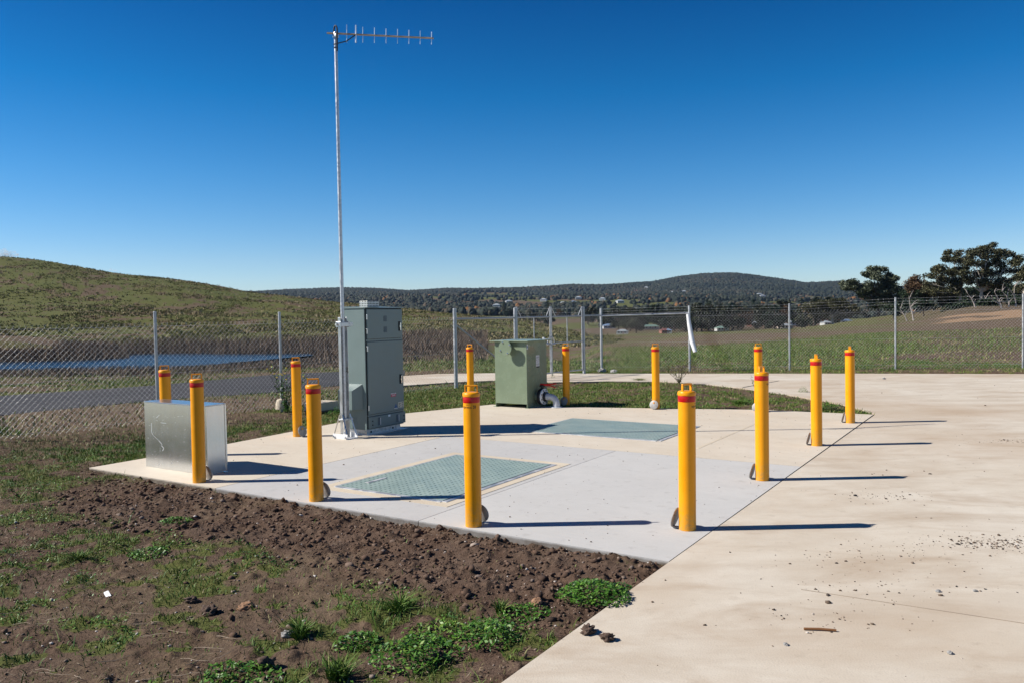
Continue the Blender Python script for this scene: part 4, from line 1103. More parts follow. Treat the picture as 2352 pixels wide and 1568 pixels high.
weed(1420, 1345, .09, .06, 160, "dull leafy weed just behind the largest clump, by the apron edge", tshift=-.3)
weed(920, 1392, .20, .12, 150, "wide grass tuft with long splayed blades, left of the lower middle", 'tuft')
weed(690, 1448, .14, .10, 130, "round grass tuft in the lower soil, left of the bright leafy rosette", 'tuft')
weed(822, 1462, .13, .06, 260, "bright leafy rosette on bare soil between two grass tufts")
weed(1125, 1455, .20, .10, 420, "broad leafy weed near the bottom, left of the dark clods by the apron")
weed(960, 1490, .24, .09, 620, "dense dark green weed patch near the bottom of the soil")
weed(1210, 1400, .16, .06, 300, "low leafy mat below the soil heap, left of the largest weed clump")
weed(1150, 1395, .09, .09, 80, "thin grass tuft beside a dark clod, right of the splayed tuft", 'tuft')
weed(775, 1540, .15, .13, 150, "grass tuft at the bottom edge of the picture, middle left", 'tuft')
weed(545, 1545, .20, .06, 380, "bright low weed mat at the bottom edge, left")
weed(1000, 1440, .18, .05, 260, "yellowish low weed mat in the lower soil", tshift=.3)
weed(345, 1262, .17, .05, 260, "small bright weed mat beyond the brown rock, left soil")
weed(180, 1280, .16, .08, 120, "grass tuft among dark clods on the far left soil", 'tuft', tshift=.1)
weed(400, 1192, .15, .05, 220, "low weed mat in the soil in front of the box corner")
weed(1900, 938, .22, .16, 420, "dark leafy weed at the island tip, left of the farthest bollard")
weed(1845, 900, .10, .16, 160, "dark upright weed on the island edge behind the second bollard")
weed(1590, 932, .12, .08, 160, "small leafy weed at the island's front edge, beside the nearest bollard's top")
weed(1700, 925, .26, .10, 240, "long-bladed tuft in the middle of the grass island", 'tuft')
weed(1270, 868, .07, .32, 90, "narrow reddish weed standing at the foot of the gate", tshift=-.3)
weed(1470, 872, .3, .10, 220, "wispy grass tuft on the driveway edge, left of the dry thistle", 'tuft', tshift=.3)
weed(790, 945, .28, .20, 420, "dark leafy weed behind the antenna mast, beside the concrete block")

def stems(name, base, n, hgt, spread, leaf_n, lab, leaf_mat, flower=None, leafsize=.05, bare=.0, tw=.006):
    root = tag(empty(name, base), lab, "weed")
    mb = MB(); pts = []; tips = []
    for k in range(n):
        a = 6.28 * k / n + random.uniform(-.4, .4); s = spread * random.uniform(.35, 1); h = hgt * random.uniform(.6, 1)
        q = [Vector((0, 0, 0))]
        for t in (.25, .5, .75, 1.0):
            q.append(Vector((math.cos(a) * s * t ** 1.2 + random.uniform(-.02, .02), math.sin(a) * s * t ** 1.2 + random.uniform(-.02, .02), h * t)))
        mb.tube(q, [tw, tw * .85, tw * .7, tw * .5, tw * .3], 5)
        tips.append(q[-1])
        for j in range(3):
            b = q[2 + (j % 3)]; e = b + Vector((random.uniform(-.16, .16), random.uniform(-.16, .16), random.uniform(.08, .24))) * hgt
            mb.tube([b, e], [tw * .5, tw * .25], 4); tips.append(e)
            for r_ in range(10): pts.append(b.lerp(e, random.random()))
        for r_ in range(24):
            i = random.randrange(4); pts.append(q[i].lerp(q[i + 1], random.random()))
    mb.build("stem", M['stem'], root)
    pts = np.array(pts); lo = rng.choice(len(pts), leaf_n, p=(lambda w: w / w.sum())(np.exp(-pts[:, 2] / hgt * bare)))
    C = pts[lo] + rng.normal(0, .028, (leaf_n, 3)) * hgt ; C[:, 2] = np.maximum(C[:, 2], .01)
    o = leaves(C, rng.uniform(.5, 1.2, leaf_n) * leafsize, leaf_mat, "foliage", np.clip(rng.normal(.4, .25, leaf_n), 0, 1)); o.parent = root
    if flower:
        f = MB()
        for p in tips[::2]:
            f.lathe([(.004, -.012), (.02, .0), (.012, .008)], 7, Matrix.Translation(p))
        f.build("flowers", flower, root)
    return root
M['stem'] = paint('dark_stem', (.045, .035, .022), .8)
M['straw_stem'] = paint('straw_stem', (.22, .17, .10), .8)
M['flower'] = paint('yellow_petal', (.62, .45, .02), .6)
b_ = px(658, 942); stems("tall_weed", b_, 9, .98, .42, 620, "tall dark branching weed with yellow flowers at the fence post", M['weed'], M['flower'], .05, 3.2, .007)
b_ = px(1560, 880); tw_ = stems("dry_thistle", b_, 12, .62, .46, 330, "dry bushy thistle on the driveway edge behind the white-disc bollard", M['tussock'], None, .05, 1.0, .006)
b_ = px(1735, 900); stems("thin_weed", b_, 4, .34, .12, 40, "thin spindly weed on the island edge left of two overlapping bollards", M['weed'], None, .04)

# ---------------------------------------------------------------- loose bits in the foreground
def rock(u, v, r, lab, mat, flat=.7, name="rock", cat="rock"):
    p = px(u, v); p.z = float(on_ground(np.array([p.x]), np.array([p.y]))[3][0, 2]) + r * .25 if off_slab(np.array([p.x]), np.array([p.y]))[0] else r * .3
    V, Fc = I4; d = fbm(V[:, 0] * 1.3 + u, V[:, 1] * 1.3 + V[:, 2] * 1.7 + v, .55, 4) - .5; d2 = fbm(V[:, 0] + V[:, 2] * .8 + v, V[:, 1] - V[:, 2] * .6 + u, .2, 3) - .5
    k_ = 1.0 if "clod" in name else .55
    V = V * (1 + k_ * (d * 1.5 + d2 * .8))[:, None] * r * np.array([1.15, .9, flat])
    o = npmesh(name, V, Fc, mat, smooth="clod" not in name); o.location = p; o.rotation_euler = (0, 0, u)
    return tag(o, lab, cat)
M['rock_b'] = paint('brown_rock', (.27, .15, .085), .9, .3, nscale=30, bump=.4)
M['rock_g'] = paint('grey_rock', (.30, .29, .28), .9, .3, nscale=30, bump=.4)
M['clod_d'] = paint('dark_clod', (.088, .056, .041), .95, .3, nscale=30, bump=.5)
M['bark'] = paint('pale_twig', (.27, .21, .155), .9, .2)
rock(566, 1388, .045, "orange-brown rock lying on the left foreground soil", M['rock_b'])
rock(1233, 1385, .035, "small tan stone on the soil above the low leafy mat", M['rock_b'])
rock(660, 1450, .03, "pinkish stone beside the round grass tuft", M['rock_g'])
rock(365, 1120, .05, "dark stone at the soil edge in front of the metal box", M['clod_d'])
rock(2030, 870, .04, "pale stone at the apron's far kerb line", M['rock_g'])
rock(1383, 851, .13, "white rock beside the foot of the gate corner post", M['rock_g'])
rock(1410, 852, .10, "pale rock just right of the gate corner post", M['rock_g'])
for (u, v, r, t_) in ((1395, 1468, .035, "largest dark clod at the apron's lower edge"), (1000, 1500, .042, "dark earthy clod within the dense weed patch at the bottom"), (480, 1395, .042, "dark earthy clod left of the orange-brown rock"), (440, 1370, .034, "second dark clod, left of the orange-brown rock"),
                      (1352, 1452, .036, "rounded dark clod on the soil just inside the apron edge"), (610, 1520, .044, "dark clod above the bottom weed mat"), (1010, 1205, .035, "dark clod lying against the pad's near edge")):
    rock(u, v, r, t_, M['clod_d'], .75, "soil_clod", "soil clod")
for (u, v, r, t_) in ((2155, 1358, .015, "pinkish pebble on the apron, right of middle"), (2240, 1357, .012, "dark pebble on the apron right of the pinkish pebble"), (1805, 1480, .013, "brown pebble on the lower apron"), (2182, 1500, .014, "paired pale pebble low on the right apron"), (2540, 1350, .02, "pebble at far right of apron")):
    if u < 2352: rock(u, v, r, t_, M['rock_g'], .7, "pebble", "pebble")
p = px(1883, 1444, .008); st_ = MB().tube([(-.085, .012, 0), (0, 0, .002), (.085, -.018, 0)], .007, 6).build("stick", paint('brown_stick', (.20, .09, .035), .8), None)
st_.location = p; tag(st_, "short brown stick lying on the apron", "stick")
sp_ = MB(); sp_.add([(-.04, .03, .012), (.0, .01, .03), (.05, -.05, .015), (.02, -.06, .01), (-.02, -.01, .018)], [(0, 1, 4), (1, 2, 3, 4)])
sp_ = sp_.build("plastic_scrap", M['white'], None); p = px(247, 1362); sp_.location = (p.x, p.y, float(on_ground(np.array([p.x]), np.array([p.y]))[3][0, 2])); tag(sp_, "torn white plastic scrap on the left soil", "scrap")
tw = MB()
for k in range(24):
    u, v = random.uniform(-20, 520), random.uniform(1395, 1560); p = px(u, v)
    p.z = float(on_ground(np.array([p.x]), np.array([p.y]))[3][0, 2]) + .012
    a = random.uniform(-.9, .5); L = random.uniform(.06, .22); q = [p]; 
    for j in range(4): a += random.uniform(-.3, .3); q.append(q[-1] + Vector((math.cos(a) * L / 4, math.sin(a) * L / 4, random.uniform(-.006, .009))))
    tw.tube(q, [.0021, .002, .0017, .0013, .0008], 4)
kind(tw.build("dead_twigs", M['bark'], None), 'stuff')
# ---------------------------------------------------------------- gum trees and scrub beyond the fence
M['gum_leaf'] = tinted('gum_leaf', [(0, (.020, .024, .012)), (.5, (.062, .064, .031)), (1, (.145, .13, .064))], .55)
M['grey_leaf'] = tinted('grey_green_leaf', [(0, (.026, .036, .022)), (.5, (.078, .092, .056)), (1, (.16, .175, .11))], .55)
M['brown_leaf'] = tinted('brown_leaf', [(0, (.035, .022, .012)), (.5, (.085, .050, .026)), (1, (.15, .095, .05))], .7)
M['gold_leaf'] = tinted('golden_leaf', [(0, (.07, .035, .008)), (.5, (.17, .085, .018)), (1, (.28, .17, .04))], .7)
M['dark_leaf'] = tinted('dark_leaf', [(0, (.006, .014, .008)), (.5, (.018, .034, .018)), (1, (.045, .065, .03))], .6)
M['gum_bark'] = paint('pale_gum_bark', (.40, .36, .31), .8, .3, nscale=1.5)
M['dead_bark'] = paint('grey_dead_bark', (.36, .31, .28), .8, .25, nscale=1.5)
M['dark_bark'] = paint('dark_bark', (.07, .052, .042), .9, .3, nscale=1.5)
cu = lambda c: 1892.6 + c * .1953
cv = lambda c: 542 + c * .1953
def clump_tree(name, clumps, base, fork, Y, leaf, bark, lab, cat="tree", lsize=.5, per=620, tr=.42, group=None):
    """tree whose leaf clumps sit at seen places, each with its own depth; limbs run from trunk to clump"""
    bx, by = base; p0 = pxy(bx, by, Y); p0.z = gz1(p0.x, p0.y) - .1
    root = tag(empty(name, p0), lab, cat, group)
    pf = pxy(fork[0], fork[1], Y); mb = MB()
    f = pf - p0; k = F / Y
    mb.tube([(0, 0, 0), f * .35 + Vector((.12, .1, 0)), f * .7 - Vector((.1, 0, 0)), f], [tr * 1.25, tr, tr * .8, tr * .7], 10)
    Cs, T = [], []
    for (u, v, r) in clumps:
        R = r / k * 1.25; dep = random.uniform(-1, 1) * 3.6
        c = pxy(u, v, Y + dep) - p0
        m1 = f.lerp(c, .35) + Vector((random.uniform(-.5, .5), random.uniform(-.5, .5), random.uniform(-.2, .7))); m2 = f.lerp(c, .72) + Vector((random.uniform(-.4, .4), random.uniform(-.4, .4), random.uniform(-.3, .4)))
        mb.tube([f * .97, m1, m2, c - Vector((0, 0, R * .2))], [tr * .42, tr * .27, tr * .16, tr * .06], 6)
        for j in range(3):
            e = c + Vector((random.uniform(-1, 1), random.uniform(-1, 1), random.uniform(-.1, .6))) * R
            mb.tube([m2, (m2 + e) * .5 + Vector((0, 0, .15)), e], [tr * .12, tr * .07, tr * .02], 4)
        n = int(per * (R / 1.6) ** 2) + 30
        for j in range(5):                        # sub-clumps, flattened, domed on top
            sc = c + Vector((random.uniform(-.85, .85), random.uniform(-.85, .85), random.uniform(-.35, .35))) * R
            q = rng.normal(size=(n // 5, 3)); q /= np.linalg.norm(q, axis=1, keepdims=True)
            q *= (rng.random((len(q), 1)) ** .5) * R * .72; q[:, 2] = q[:, 2] * .68
            Cs.append(q + np.array(sc)); T.append(np.clip(rng.normal(.5, .2, len(q)) + random.uniform(-.18, .18), 0, 1))
    mb.build("trunk", bark, root, 60)
    o = leaves(np.concatenate(Cs), rng.uniform(.6, 1.2, sum(map(len, Cs))) * lsize, leaf, "crown", np.concatenate(T), .5, .6); o.parent = root
    return root
def C_(l): return [(cu(a), cv(b), r * .1953) for a, b, r in l]
clump_tree("gum_tree", C_([(560, 400, 66), (690, 400, 60), (490, 445, 50), (640, 465, 76), (780, 480, 66), (855, 500, 36), (330, 560, 74), (265, 620, 56), (390, 620, 66), (540, 590, 66), (680, 560, 84), (800, 570, 66), (470, 670, 66), (610, 660, 76), (750, 650, 76), (880, 640, 56), (570, 740, 60), (700, 740, 76), (830, 720, 84), (930, 700, 56), (640, 810, 80), (760, 820, 70)]),
           (cu(640), cv(960)), (cu(640), cv(760)), 238, M['grey_leaf'], M['dark_bark'], "grey-green gum tree standing alone left of the big gum trees", lsize=.62)
clump_tree("gum_tree", C_([(1500, 215, 62), (1640, 205, 62), (1420, 290, 70), (1560, 300, 70), (1680, 270, 54), (1330, 390, 72), (1450, 400, 80), (1260, 470, 54), (1390, 500, 86), (1540, 420, 70), (1225, 560, 46), (1330, 600, 80), (1480, 560, 80), (1600, 520, 62), (1250, 660, 56), (1400, 690, 80), (1530, 660, 66), (1640, 400, 54)]),
           (cu(1600), cv(860)), (cu(1605), cv(670)), 205, M['gum_leaf'], M['gum_bark'], "left one of two big dark gum trees, lower crown with rounded left shoulder")
clump_tree("gum_tree", C_([(1850, 150, 70), (1950, 120, 54), (2040, 190, 62), (1780, 230, 70), (1900, 240, 70), (2170, 205, 70), (2250, 250, 54), (2080, 270, 70), (1740, 330, 70), (1860, 340, 80), (2000, 340, 70), (2200, 330, 70), (2310, 290, 40), (1700, 430, 70), (1820, 440, 70), (1960, 450, 80), (2120, 420, 70), (2270, 420, 62), (2330, 440, 40), (1680, 530, 62), (1800, 560, 80), (1930, 560, 60), (2080, 530, 70), (2220, 510, 54), (2010, 600, 60)]),
           (cu(1860), cv(880)), (cu(1850), cv(660)), 200, M['gum_leaf'], M['gum_bark'], "tallest dark gum tree at the right with forked white trunk", tr=.5)
clump_tree("gum_tree", C_([(2330, 520, 66), (2400, 470, 80), (2300, 610, 60), (2390, 600, 80), (2480, 560, 80), (2440, 380, 70)]),
           (cu(2340), cv(880)), (cu(2350), cv(700)), 190, M['gum_leaf'], M['gum_bark'], "gum tree cut by the right edge of the picture")
clump_tree("spreading_tree", [(u, v, r) for u, v, r in ((1862, 708, 14), (1885, 702, 15), (1910, 698, 15), (1935, 700, 14), (1955, 706, 13), (1875, 722, 13), (1900, 718, 15), (1925, 718, 15), (1950, 722, 12), (1970, 716, 10))],
           (1913, 752), (1912, 728), 260, M['gum_leaf'], M['gum_bark'], "low spreading brownish tree left of the lone grey-green gum", lsize=.6, tr=.35)
SCR = [((1130, 655, 100), 'brown_leaf', "russet bush between the lone gum and the big gums"), ((1290, 740, 90), 'gum_leaf', "dark bush under the left shoulder of the big gums"), ((1440, 790, 90), 'dark_leaf', "blackish bush below the left big gum"),
       ((1060, 790, 80), 'dark_leaf', "blackish bush right of the lone gum's trunk"), ((1680, 760, 100), 'dark_leaf', "blackish bush between the two big gum trunks"), ((2000, 740, 110), 'dark_leaf', "blackish bush right of the forked white trunk"), ((2200, 720, 100), 'dark_leaf', "blackish bush near the right edge under the gums"), ((1170, 850, 70), 'dark_leaf', "low dark scrub behind the right fence bay"),
       ((820, 860, 80), 'dark_leaf', "low dark scrub below the lone gum"), ((1560, 870, 80), 'dark_leaf', "low dark scrub beneath the big gums"), ((1880, 870, 80), 'dark_leaf', "low dark scrub at the foot of the forked trunk"), ((2290, 830, 80), 'dark_leaf', "low dark scrub by the right fence post")]
for (a, b, r), lm, lab in SCR:
    u, v = cu(a), cv(b) - (14 if b < 800 else 8); r *= .1953 * 1.55
    cl = [(u + random.uniform(-.8, .8) * r, v + random.uniform(-.5, .6) * r, r * .5) for k in range(8)]
    clump_tree("scrub_bush", cl, (u, v + r * 1.4), (u, v + r * .7), 218 if b < 800 else 172, M[lm], M['dark_bark'], lab, "bush", .55, 330, .16, "dark scrub under the gum trees")
def snag(path, Y, lab):
    q = [pxy(cu(a), cv(b), Y) for a, b in path]; p0 = q[0].copy()
    q[0].z = min(q[0].z, gz1(p0.x, p0.y)); q = [p - p0 for p in q]; mb = MB()
    n = len(q); mb.tube(q, [.16 - .13 * i / (n - 1) for i in range(n)], 6)
    for i in range(1, n):
        for j in range(2):
            e = q[i] + Vector((random.uniform(-1.6, 1.6), random.uniform(-1, 1), random.uniform(.4, 1.8)))
            mb.tube([q[i], q[i].lerp(e, .5) + Vector((0, 0, .2)), e], [.07, .045, .012], 5)
    o = mb.build("dead_tree", M['dead_bark'], None, 60); o.location = p0
    tag(o, lab, "dead tree", "bare trunks below the gums")
snag([(1052, 985), (1040, 920), (1015, 840), (1005, 745)], 150, "pale bare snag standing alone left of the scrub")
snag([(985, 1020), (950, 940), (900, 865)], 152, "thin leaning bare snag by the fence post left of the scrub")
snag([(2105, 930), (2090, 840), (2060, 760), (2005, 660)], 150, "bare white trunk leaning left under the tallest gum")
snag([(2180, 905), (2175, 800), (2150, 710), (2095, 655)], 150, "bare white trunk with crooked top under the tallest gum")
snag([(2262, 900), (2255, 780), (2235, 700), (2240, 600)], 150, "straight bare trunk near the right fence post")
snag([(1790, 880), (1765, 800), (1735, 740), (1690, 680)], 160, "bare leaning trunk between the two big gums")
snag([(2110, 900), (2060, 800), (1980, 745), (1900, 740)], 145, "bare branch reaching low to the left under the tallest gum")

# ---------------------------------------------------------------- valley trees, houses
def find_Y(u, v, lo, hi):
    Y = np.geomspace(lo, hi, 1200); X = (u - CX) / F * Y
    row = hor(u) - (gz(X, Y) - CAM_H) * F / Y
    return float(Y[np.argmin(np.abs(row - v))])
def simple_tree(name, leaf, H, R, base, lab, n=700, conif=False, bark=None):
    root = empty(name, (0, 0, 0)); mb = MB()
    mb.tube([(0, 0, -.2), (.1, 0, H * .4), (0, .1, H * .75)], [H * .03, H * .022, H * .008], 7)
    for k in range(5):
        a = random.uniform(0, 6.28); mb.tube([(0, 0, H * .3), (math.cos(a) * R * .7, math.sin(a) * R * .7, H * random.uniform(.5, .75))], [H * .014, H * .004], 5)
    mb.build("trunk", bark or M['dark_bark'], root, 60); Cs = []
    for k in range(13 if not conif else 16):
        if conif:
            t = k / 16; c = np.array([random.uniform(-1, 1) * R * .35 * (1 - t), random.uniform(-1, 1) * R * .35 * (1 - t), H * (.12 + .85 * t)]); rr = R * (1.05 - .8 * t)
        else:
            a = random.uniform(0, 6.28); q = R * .72 * math.sqrt(random.random()); c = np.array([math.cos(a) * q, math.sin(a) * q, H * (base + (1 - base) * random.uniform(.12, .88) * (1 - .35 * (q / R) ** 2))]); rr = R * random.uniform(.28, .46)
        q = rng.normal(size=(n // 14, 3)); q /= np.linalg.norm(q, axis=1, keepdims=True); q *= rng.random((len(q), 1)) ** .45 * rr
        q[:, 2] *= .7 if not conif else .4; Cs.append(q + c)
    Cs = np.concatenate(Cs)
    o = leaves(Cs, rng.uniform(.6, 1.3, len(Cs)) * R * .17, leaf, "crown", np.clip(rng.normal(.5, .25, len(Cs)), 0, 1), .4, .7); o.parent = root
    return root
M['valley_leaf'] = tinted('valley_leaf', [(0, (.007, .012, .006)), (.5, (.022, .030, .014)), (1, (.060, .062, .030))], .6)
PROT = {
 'dark': [simple_tree("leafy_tree", M['dark_leaf'], 9, 4.6, 0, '', 2000) for k in range(2)],
 'olive': [simple_tree("leafy_tree", M['valley_leaf'], 10, 4.6, .02, '', 2000) for k in range(3)],
 'grey': [simple_tree("leafy_tree", M['valley_leaf'], 9, 4.8, 0, '', 2000)],
 'gold': [simple_tree("poplar_tree", M['gold_leaf'], 12, 1.9, .08, '')],
 'brown': [simple_tree("leafy_tree", M['brown_leaf'], 8, 3.8, .2, '')],
 'pine': [simple_tree("pine_tree", M['dark_leaf'], 13, 3.0, .1, '', 900, True)],
}
VL = {'dark': "dark green rounded tree among the valley houses", 'olive': "olive-brown gum tree in the valley beyond the fence", 'grey': "grey-green tree in the valley beyond the fence",
      'gold': "narrow golden poplar in the valley", 'brown': "bare-looking brown tree in the valley", 'pine': "dark pointed pine in the valley"}
used = set()
HS_P = [(1399, 755, 13), (1493, 757, 22), (1430, 768, 12), (1535, 768, 9), (1527, 778, 11), (1658, 765, 13), (1735, 750, 20), (1803, 755, 16), (1832, 748, 14), (1898, 753, 10), (1945, 752, 10)]
def plant(kd, u, Y, s):
    for hu, hv, hw in HS_P:                 # keep the sight line to the houses open
        if abs(u - hu) < hw * .6 + 1.5 * s * F / Y and Y < find_Y(hu, hv, 300, 560) + 4: return
    pr = random.choice(PROT[kd]); o = pr if pr.name not in used else copy_tree(pr); used.add(pr.name)
    X = (u - CX) / F * Y; o.location = (X, Y, gz1(X, Y)); o.rotation_euler = (0, 0, random.uniform(0, 6.28)); o.scale = (s * random.uniform(.85, 1.2), s * random.uniform(.85, 1.2), s)
    tag(o, VL[kd], "tree", "valley trees, " + kd)
r_ = random.Random(5)
for k in range(7): plant('gold', 1468 + k * 13 + r_.uniform(-4, 4), 640 + r_.uniform(-20, 20), r_.uniform(.8, 1.05))
for k in range(6): plant('gold', r_.uniform(1200, 1420), r_.uniform(560, 760), r_.uniform(.6, .9))
for (u, v) in ((1415, 765), (1440, 752), (1462, 757), (1520, 748), (1545, 758), (1560, 748), (1600, 755), (1612, 765), (1628, 752), (1640, 744), (1682, 754), (1700, 742), (1712, 752), (1762, 745), (1780, 752), (1850, 748), (1870, 744), (1888, 752), (1790, 738), (1665, 738), (1480, 740), (1575, 736)):
    plant(r_.choice(['dark', 'olive', 'olive', 'grey', 'brown', 'olive']), u, find_Y(u, v + 8, 290, 620), r_.uniform(.85, 1.3))
for k in range(150): plant(r_.choice(['dark', 'olive', 'olive', 'grey', 'brown', 'dark']), r_.uniform(1385, 1930), r_.choice([r_.uniform(300, 420), r_.uniform(430, 600), r_.uniform(500, 820)]), r_.uniform(.8, 1.45))
for k in range(46):
    plant(r_.choice(['dark', 'olive', 'olive', 'pine', 'brown', 'grey']), r_.uniform(1130, 1890), r_.uniform(480, 980), r_.uniform(.8, 1.5))
for k in range(16): plant(r_.choice(['pine', 'dark']), r_.uniform(1620, 1880), r_.uniform(780, 960), r_.uniform(1.3, 1.9))

M['wall_cream'] = paint('cream_wall', (.52, .44, .35), .8); M['wall_white'] = paint('white_wall', (.46, .46, .45), .7); M['wall_brick'] = paint('brick_wall', (.26, .12, .09), .85)
M['roof_grey'] = paint('grey_roof', (.30, .33, .35), .5); M['roof_green'] = paint('green_roof', (.17, .26, .22), .5); M['roof_white'] = paint('white_roof', (.34, .37, .40), .4); M['roof_red'] = paint('red_roof', (.17, .055, .05), .6); M['roof_blue'] = paint('blue_roof', (.17, .24, .36), .5)
M['window'] = paint('window_glass', (.02, .025, .03), .1)
def house(w, d, h, rh, wm, rm, hip=True):
    root = empty("house", (0, 0, 0))
    MB().box(-w / 2, w / 2, -d / 2, d / 2, -1, h).build("wall", M[wm], root)
    e = .5; a, b = w / 2 + e, d / 2 + e; i = b if hip else 0
    m_ = MB(); m_.add([(-a, -b, h), (a, -b, h), (a, b, h), (-a, b, h), (-a + i, 0, h + rh), (a - i, 0, h + rh)], [(0, 1, 5, 4), (2, 3, 4, 5), (1, 2, 5), (3, 0, 4), (3, 2, 1, 0)])
    r = m_.build("roof", M[rm], root)
    MB().box(w * .2, w * .2 + .6, .2, .8, h + .3, h + rh + .6).build("chimney", M['wall_brick'], r)
    for x in (-.36, -.12, .2): MB().box(w * x, w * x + 1.6, -d / 2 - .04, -d / 2 + .05, 1.0, 2.2).build("window", M['window'], root)
    MB().box(w * .06, w * .06 + .9, -d / 2 - .04, -d / 2 + .05, 0, 2.1).build("door", M['wall_brick'], root)
    return root
HS = [(1399, 755, 12, 'wall_white', 'roof_blue', "blue-roofed house left of the bright top rail's bay"), (1493, 757, 17, 'wall_cream', 'roof_green', "cream house with green roof, below the fence's bright top rail"),
      (1430, 768, 11, 'wall_white', 'roof_grey', "small grey-roofed house below the blue-roofed one"), (1535, 768, 7, 'wall_white', 'roof_blue', "tiny pale shed left of the post with the sleeve"),
      (1527, 778, 9, 'wall_brick', 'roof_red', "low red-roofed shed on the field edge left of the sleeve"), (1658, 765, 12, 'wall_white', 'roof_green', "white house with pale green roof at the paddock's crest"),
      (1735, 750, 15, 'wall_brick', 'roof_white', "long house with white metal roof, above the half-hidden bollard"), (1803, 755, 13, 'wall_cream', 'roof_grey', "grey-roofed cream house behind the third right fence post"),
      (1832, 748, 12, 'wall_white', 'roof_white', "white house just right of the third right fence post"), (1898, 753, 9, 'wall_white', 'roof_grey', "small white house under the spreading tree"), (1945, 752, 10, 'wall_white', 'roof_blue', "pale low house under the lone gum tree")]
for (u, v, w, wm, rm, lab) in HS:
    Y = find_Y(u, v, 300, 560); o = house(w, 7.5, 2.6, 1.9, wm, rm, rm != 'roof_white'); o.scale = (.55 * Y / 430,) * 3
    X = (u - CX) / F * Y; o.location = (X, Y, gz1(X, Y) + .2); o.rotation_euler = (0, 0, random.uniform(-.4, .4)); tag(o, lab, "house", "houses in the valley")
fp = None
FH = [(1486, 664, "pale house on the wooded skyline left of the mountain"), (1545, 676, "white houses row, left one, below the mountain"), (1572, 674, "white house below the mountain's left foot, right of the red roof"), (1464, 673, "red-roofed building on the far wooded slope"),
      (1170, 699, "pale house at the foot of the brown hillside clearing"), (1142, 709, "pale house left of the low green knoll"), (1295, 703, "pale house on the wooded slope above the gate"), (1318, 701, "blue-roofed house on the wooded slope above the gate post"), (1425, 699, "pale house in a small clearing above the right fence corner"),
      (1250, 695, "tiny pale house below the second hillside clearing"), (1745, 681, "tiny white house on the slope under the mountain's right side"), (1752, 685, "tiny white shed under the mountain's right side"), (1330, 690, "tiny pale house on the wooded slope, centre right"), (1385, 693, "tiny pale house left of the small clearing")]
FHP = []
for k, (u, v, lab) in enumerate(FH):
    Y = find_Y(u, v, 1100, 3700); rm = 'roof_red' if 'red-' in lab else 'roof_blue' if 'blue' in lab else 'roof_white'
    o = house(15 if k != 3 else 40, 11, 4.0, 2.6, 'wall_white', rm); X = (u - CX) / F * Y; FHP.append((X, Y))
    o.location = (X, Y, gz1(X, Y) + 3.0); o.rotation_euler = (0, 0, random.uniform(-.5, .5)); tag(o, lab, "house", "houses on the far hills")

# ---------------------------------------------------------------- far forest
M['forest'] = tinted('far_forest', [(0, (.008, .014, .010)), (.45, (.022, .030, .020)), (.8, (.050, .046, .032)), (.93, (.075, .055, .034)), (1, (.16, .075, .025))], .8)
def clear_ok(u, Y, X):
    """1 where trees stand: open paddocks stay clear"""
    v = hor(u) - (gz(X, Y) - CAM_H) * F / Y
    m = fbm(X, Y, 260, 4, 3.)
    dens = np.where(Y > 2600, 1.0, np.where(Y > 1500, sstep(.40, .50, m), sstep(.46, .56, m)))
    def ell(cu_, cv_, a, b): return ((u - cu_) / a) ** 2 + ((v - cv_) / b) ** 2 < 1
    jag = (fbm(X, Y, 60, 3, 7.) - .5) * 10
    open_ = ell(1125 + jag, 678, 75, 6) | ell(1210, 683, 55, 4.5) | ell(1345, 673, 55, 2.5) | ell(1225 + jag, 699, 58, 9) | ell(1430, 705, 34, 7) | ell(1110, 712, 60, 5) | ell(1790, 690, 45, 4) | ell(1560, 671, 26, 2.5) | ell(1960, 668, 25, 3)
    return dens * np.where(open_, .06, 1.)
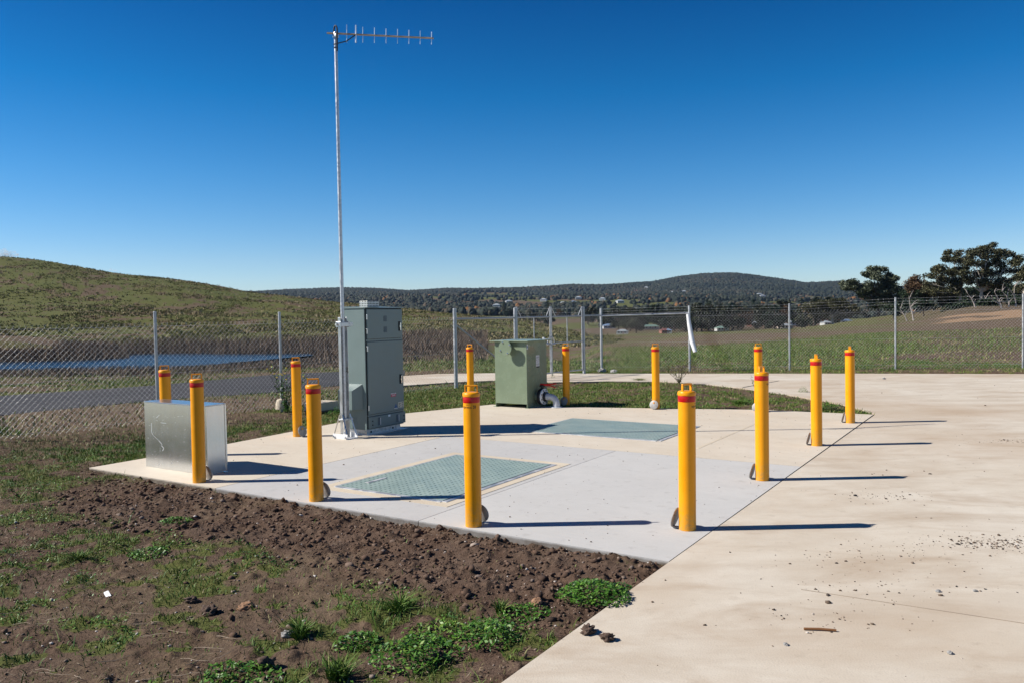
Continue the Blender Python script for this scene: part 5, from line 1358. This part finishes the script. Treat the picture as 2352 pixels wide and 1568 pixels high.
def forest(n, Y0, Y1, pw, base, r0, r1, nm, aut):
    Y = Y0 + (Y1 - Y0) * rng.random(n) ** pw; u = rng.uniform(540, 2520, n); X = (u - CX) / F * Y
    ok = rng.random(n) < clear_ok(u, Y, X)
    for hx, hy in FHP: ok &= ~((np.abs(X - hx) < 13) & (Y > hy - 60) & (Y < hy + 8))
    X, Y = X[ok], Y[ok]; m = len(X); Z = gz(X, Y)
    r = rng.uniform(r0, r1, m); t = np.clip(rng.normal(.42, .22 if Y1 < 3000 else .14, m) + (fbm(X, Y, 150, 3, 30.) - .5) * .7 + (rng.random(m) < aut) * .5, 0, 1)
    kind(lumps(np.stack([X, Y, Z + r * .75], 1), r, 1.15, t, M['forest'], nm, base, .42), 'stuff')
forest(80000, 2400, 4150, .8, I1, 3.2, 6.5, "far_forest", .0)
forest(26000, 950, 2500, .9, I2, 2.2, 5.2, "hillside_wood", .03)
# clouds: a few small ones low over the hill
def cloud(u, v, w, h, n, lab):
    c = pxy(u, v, 14000); k = 14000 / F
    P = np.stack([c.x + rng.normal(0, .36, n) * w * k, c.y + rng.normal(0, .3, n) * w * k, c.z + np.abs(rng.normal(0, .4, n)) * h * k], 1)
    o = lumps(P, rng.uniform(.25, .5, n) * h * k, .6, np.ones(n) * .9, M['cloud'], "cloud", I2, .1)
    for p_ in o.data.polygons: p_.use_smooth = True
    o["label"] = lab; o["category"] = "cloud"; kind(o, 'structure')
t_ = NT('cloud'); t_.n.remove(t_.b); pv = t_.node("ShaderNodeVolumePrincipled"); pv.inputs["Density"].default_value = .006; pv.inputs["Color"].default_value = (.97, .97, .98, 1)
t_.l.new(pv.outputs[0], t_.n["Material Output"].inputs["Volume"]); M['cloud'] = t_.mat
cloud(8, 588, 38, 12, 60, "small white cloud above the left hill")
cloud(256, 622, 14, 6, 14, "tiny white cloud low over the left hill's slope")
# ---------------------------------------------------------------- air between here and the hills
hz = MB().box(-5200, 5200, -400, 5200, -140, 175).build("haze", bpy.data.materials.new("haze"), None)
hm = hz.data.materials[0]; hm.use_nodes = True; hn = hm.node_tree.nodes; hn.remove(hn["Principled BSDF"])
pv = hn.new("ShaderNodeVolumePrincipled"); pv.inputs["Density"].default_value = .000032; pv.inputs["Color"].default_value = (.5, .68, 1.0, 1); pv.inputs["Anisotropy"].default_value = .2
hm.node_tree.links.new(pv.outputs[0], hn["Material Output"].inputs["Volume"])
kind(hz, 'stuff')
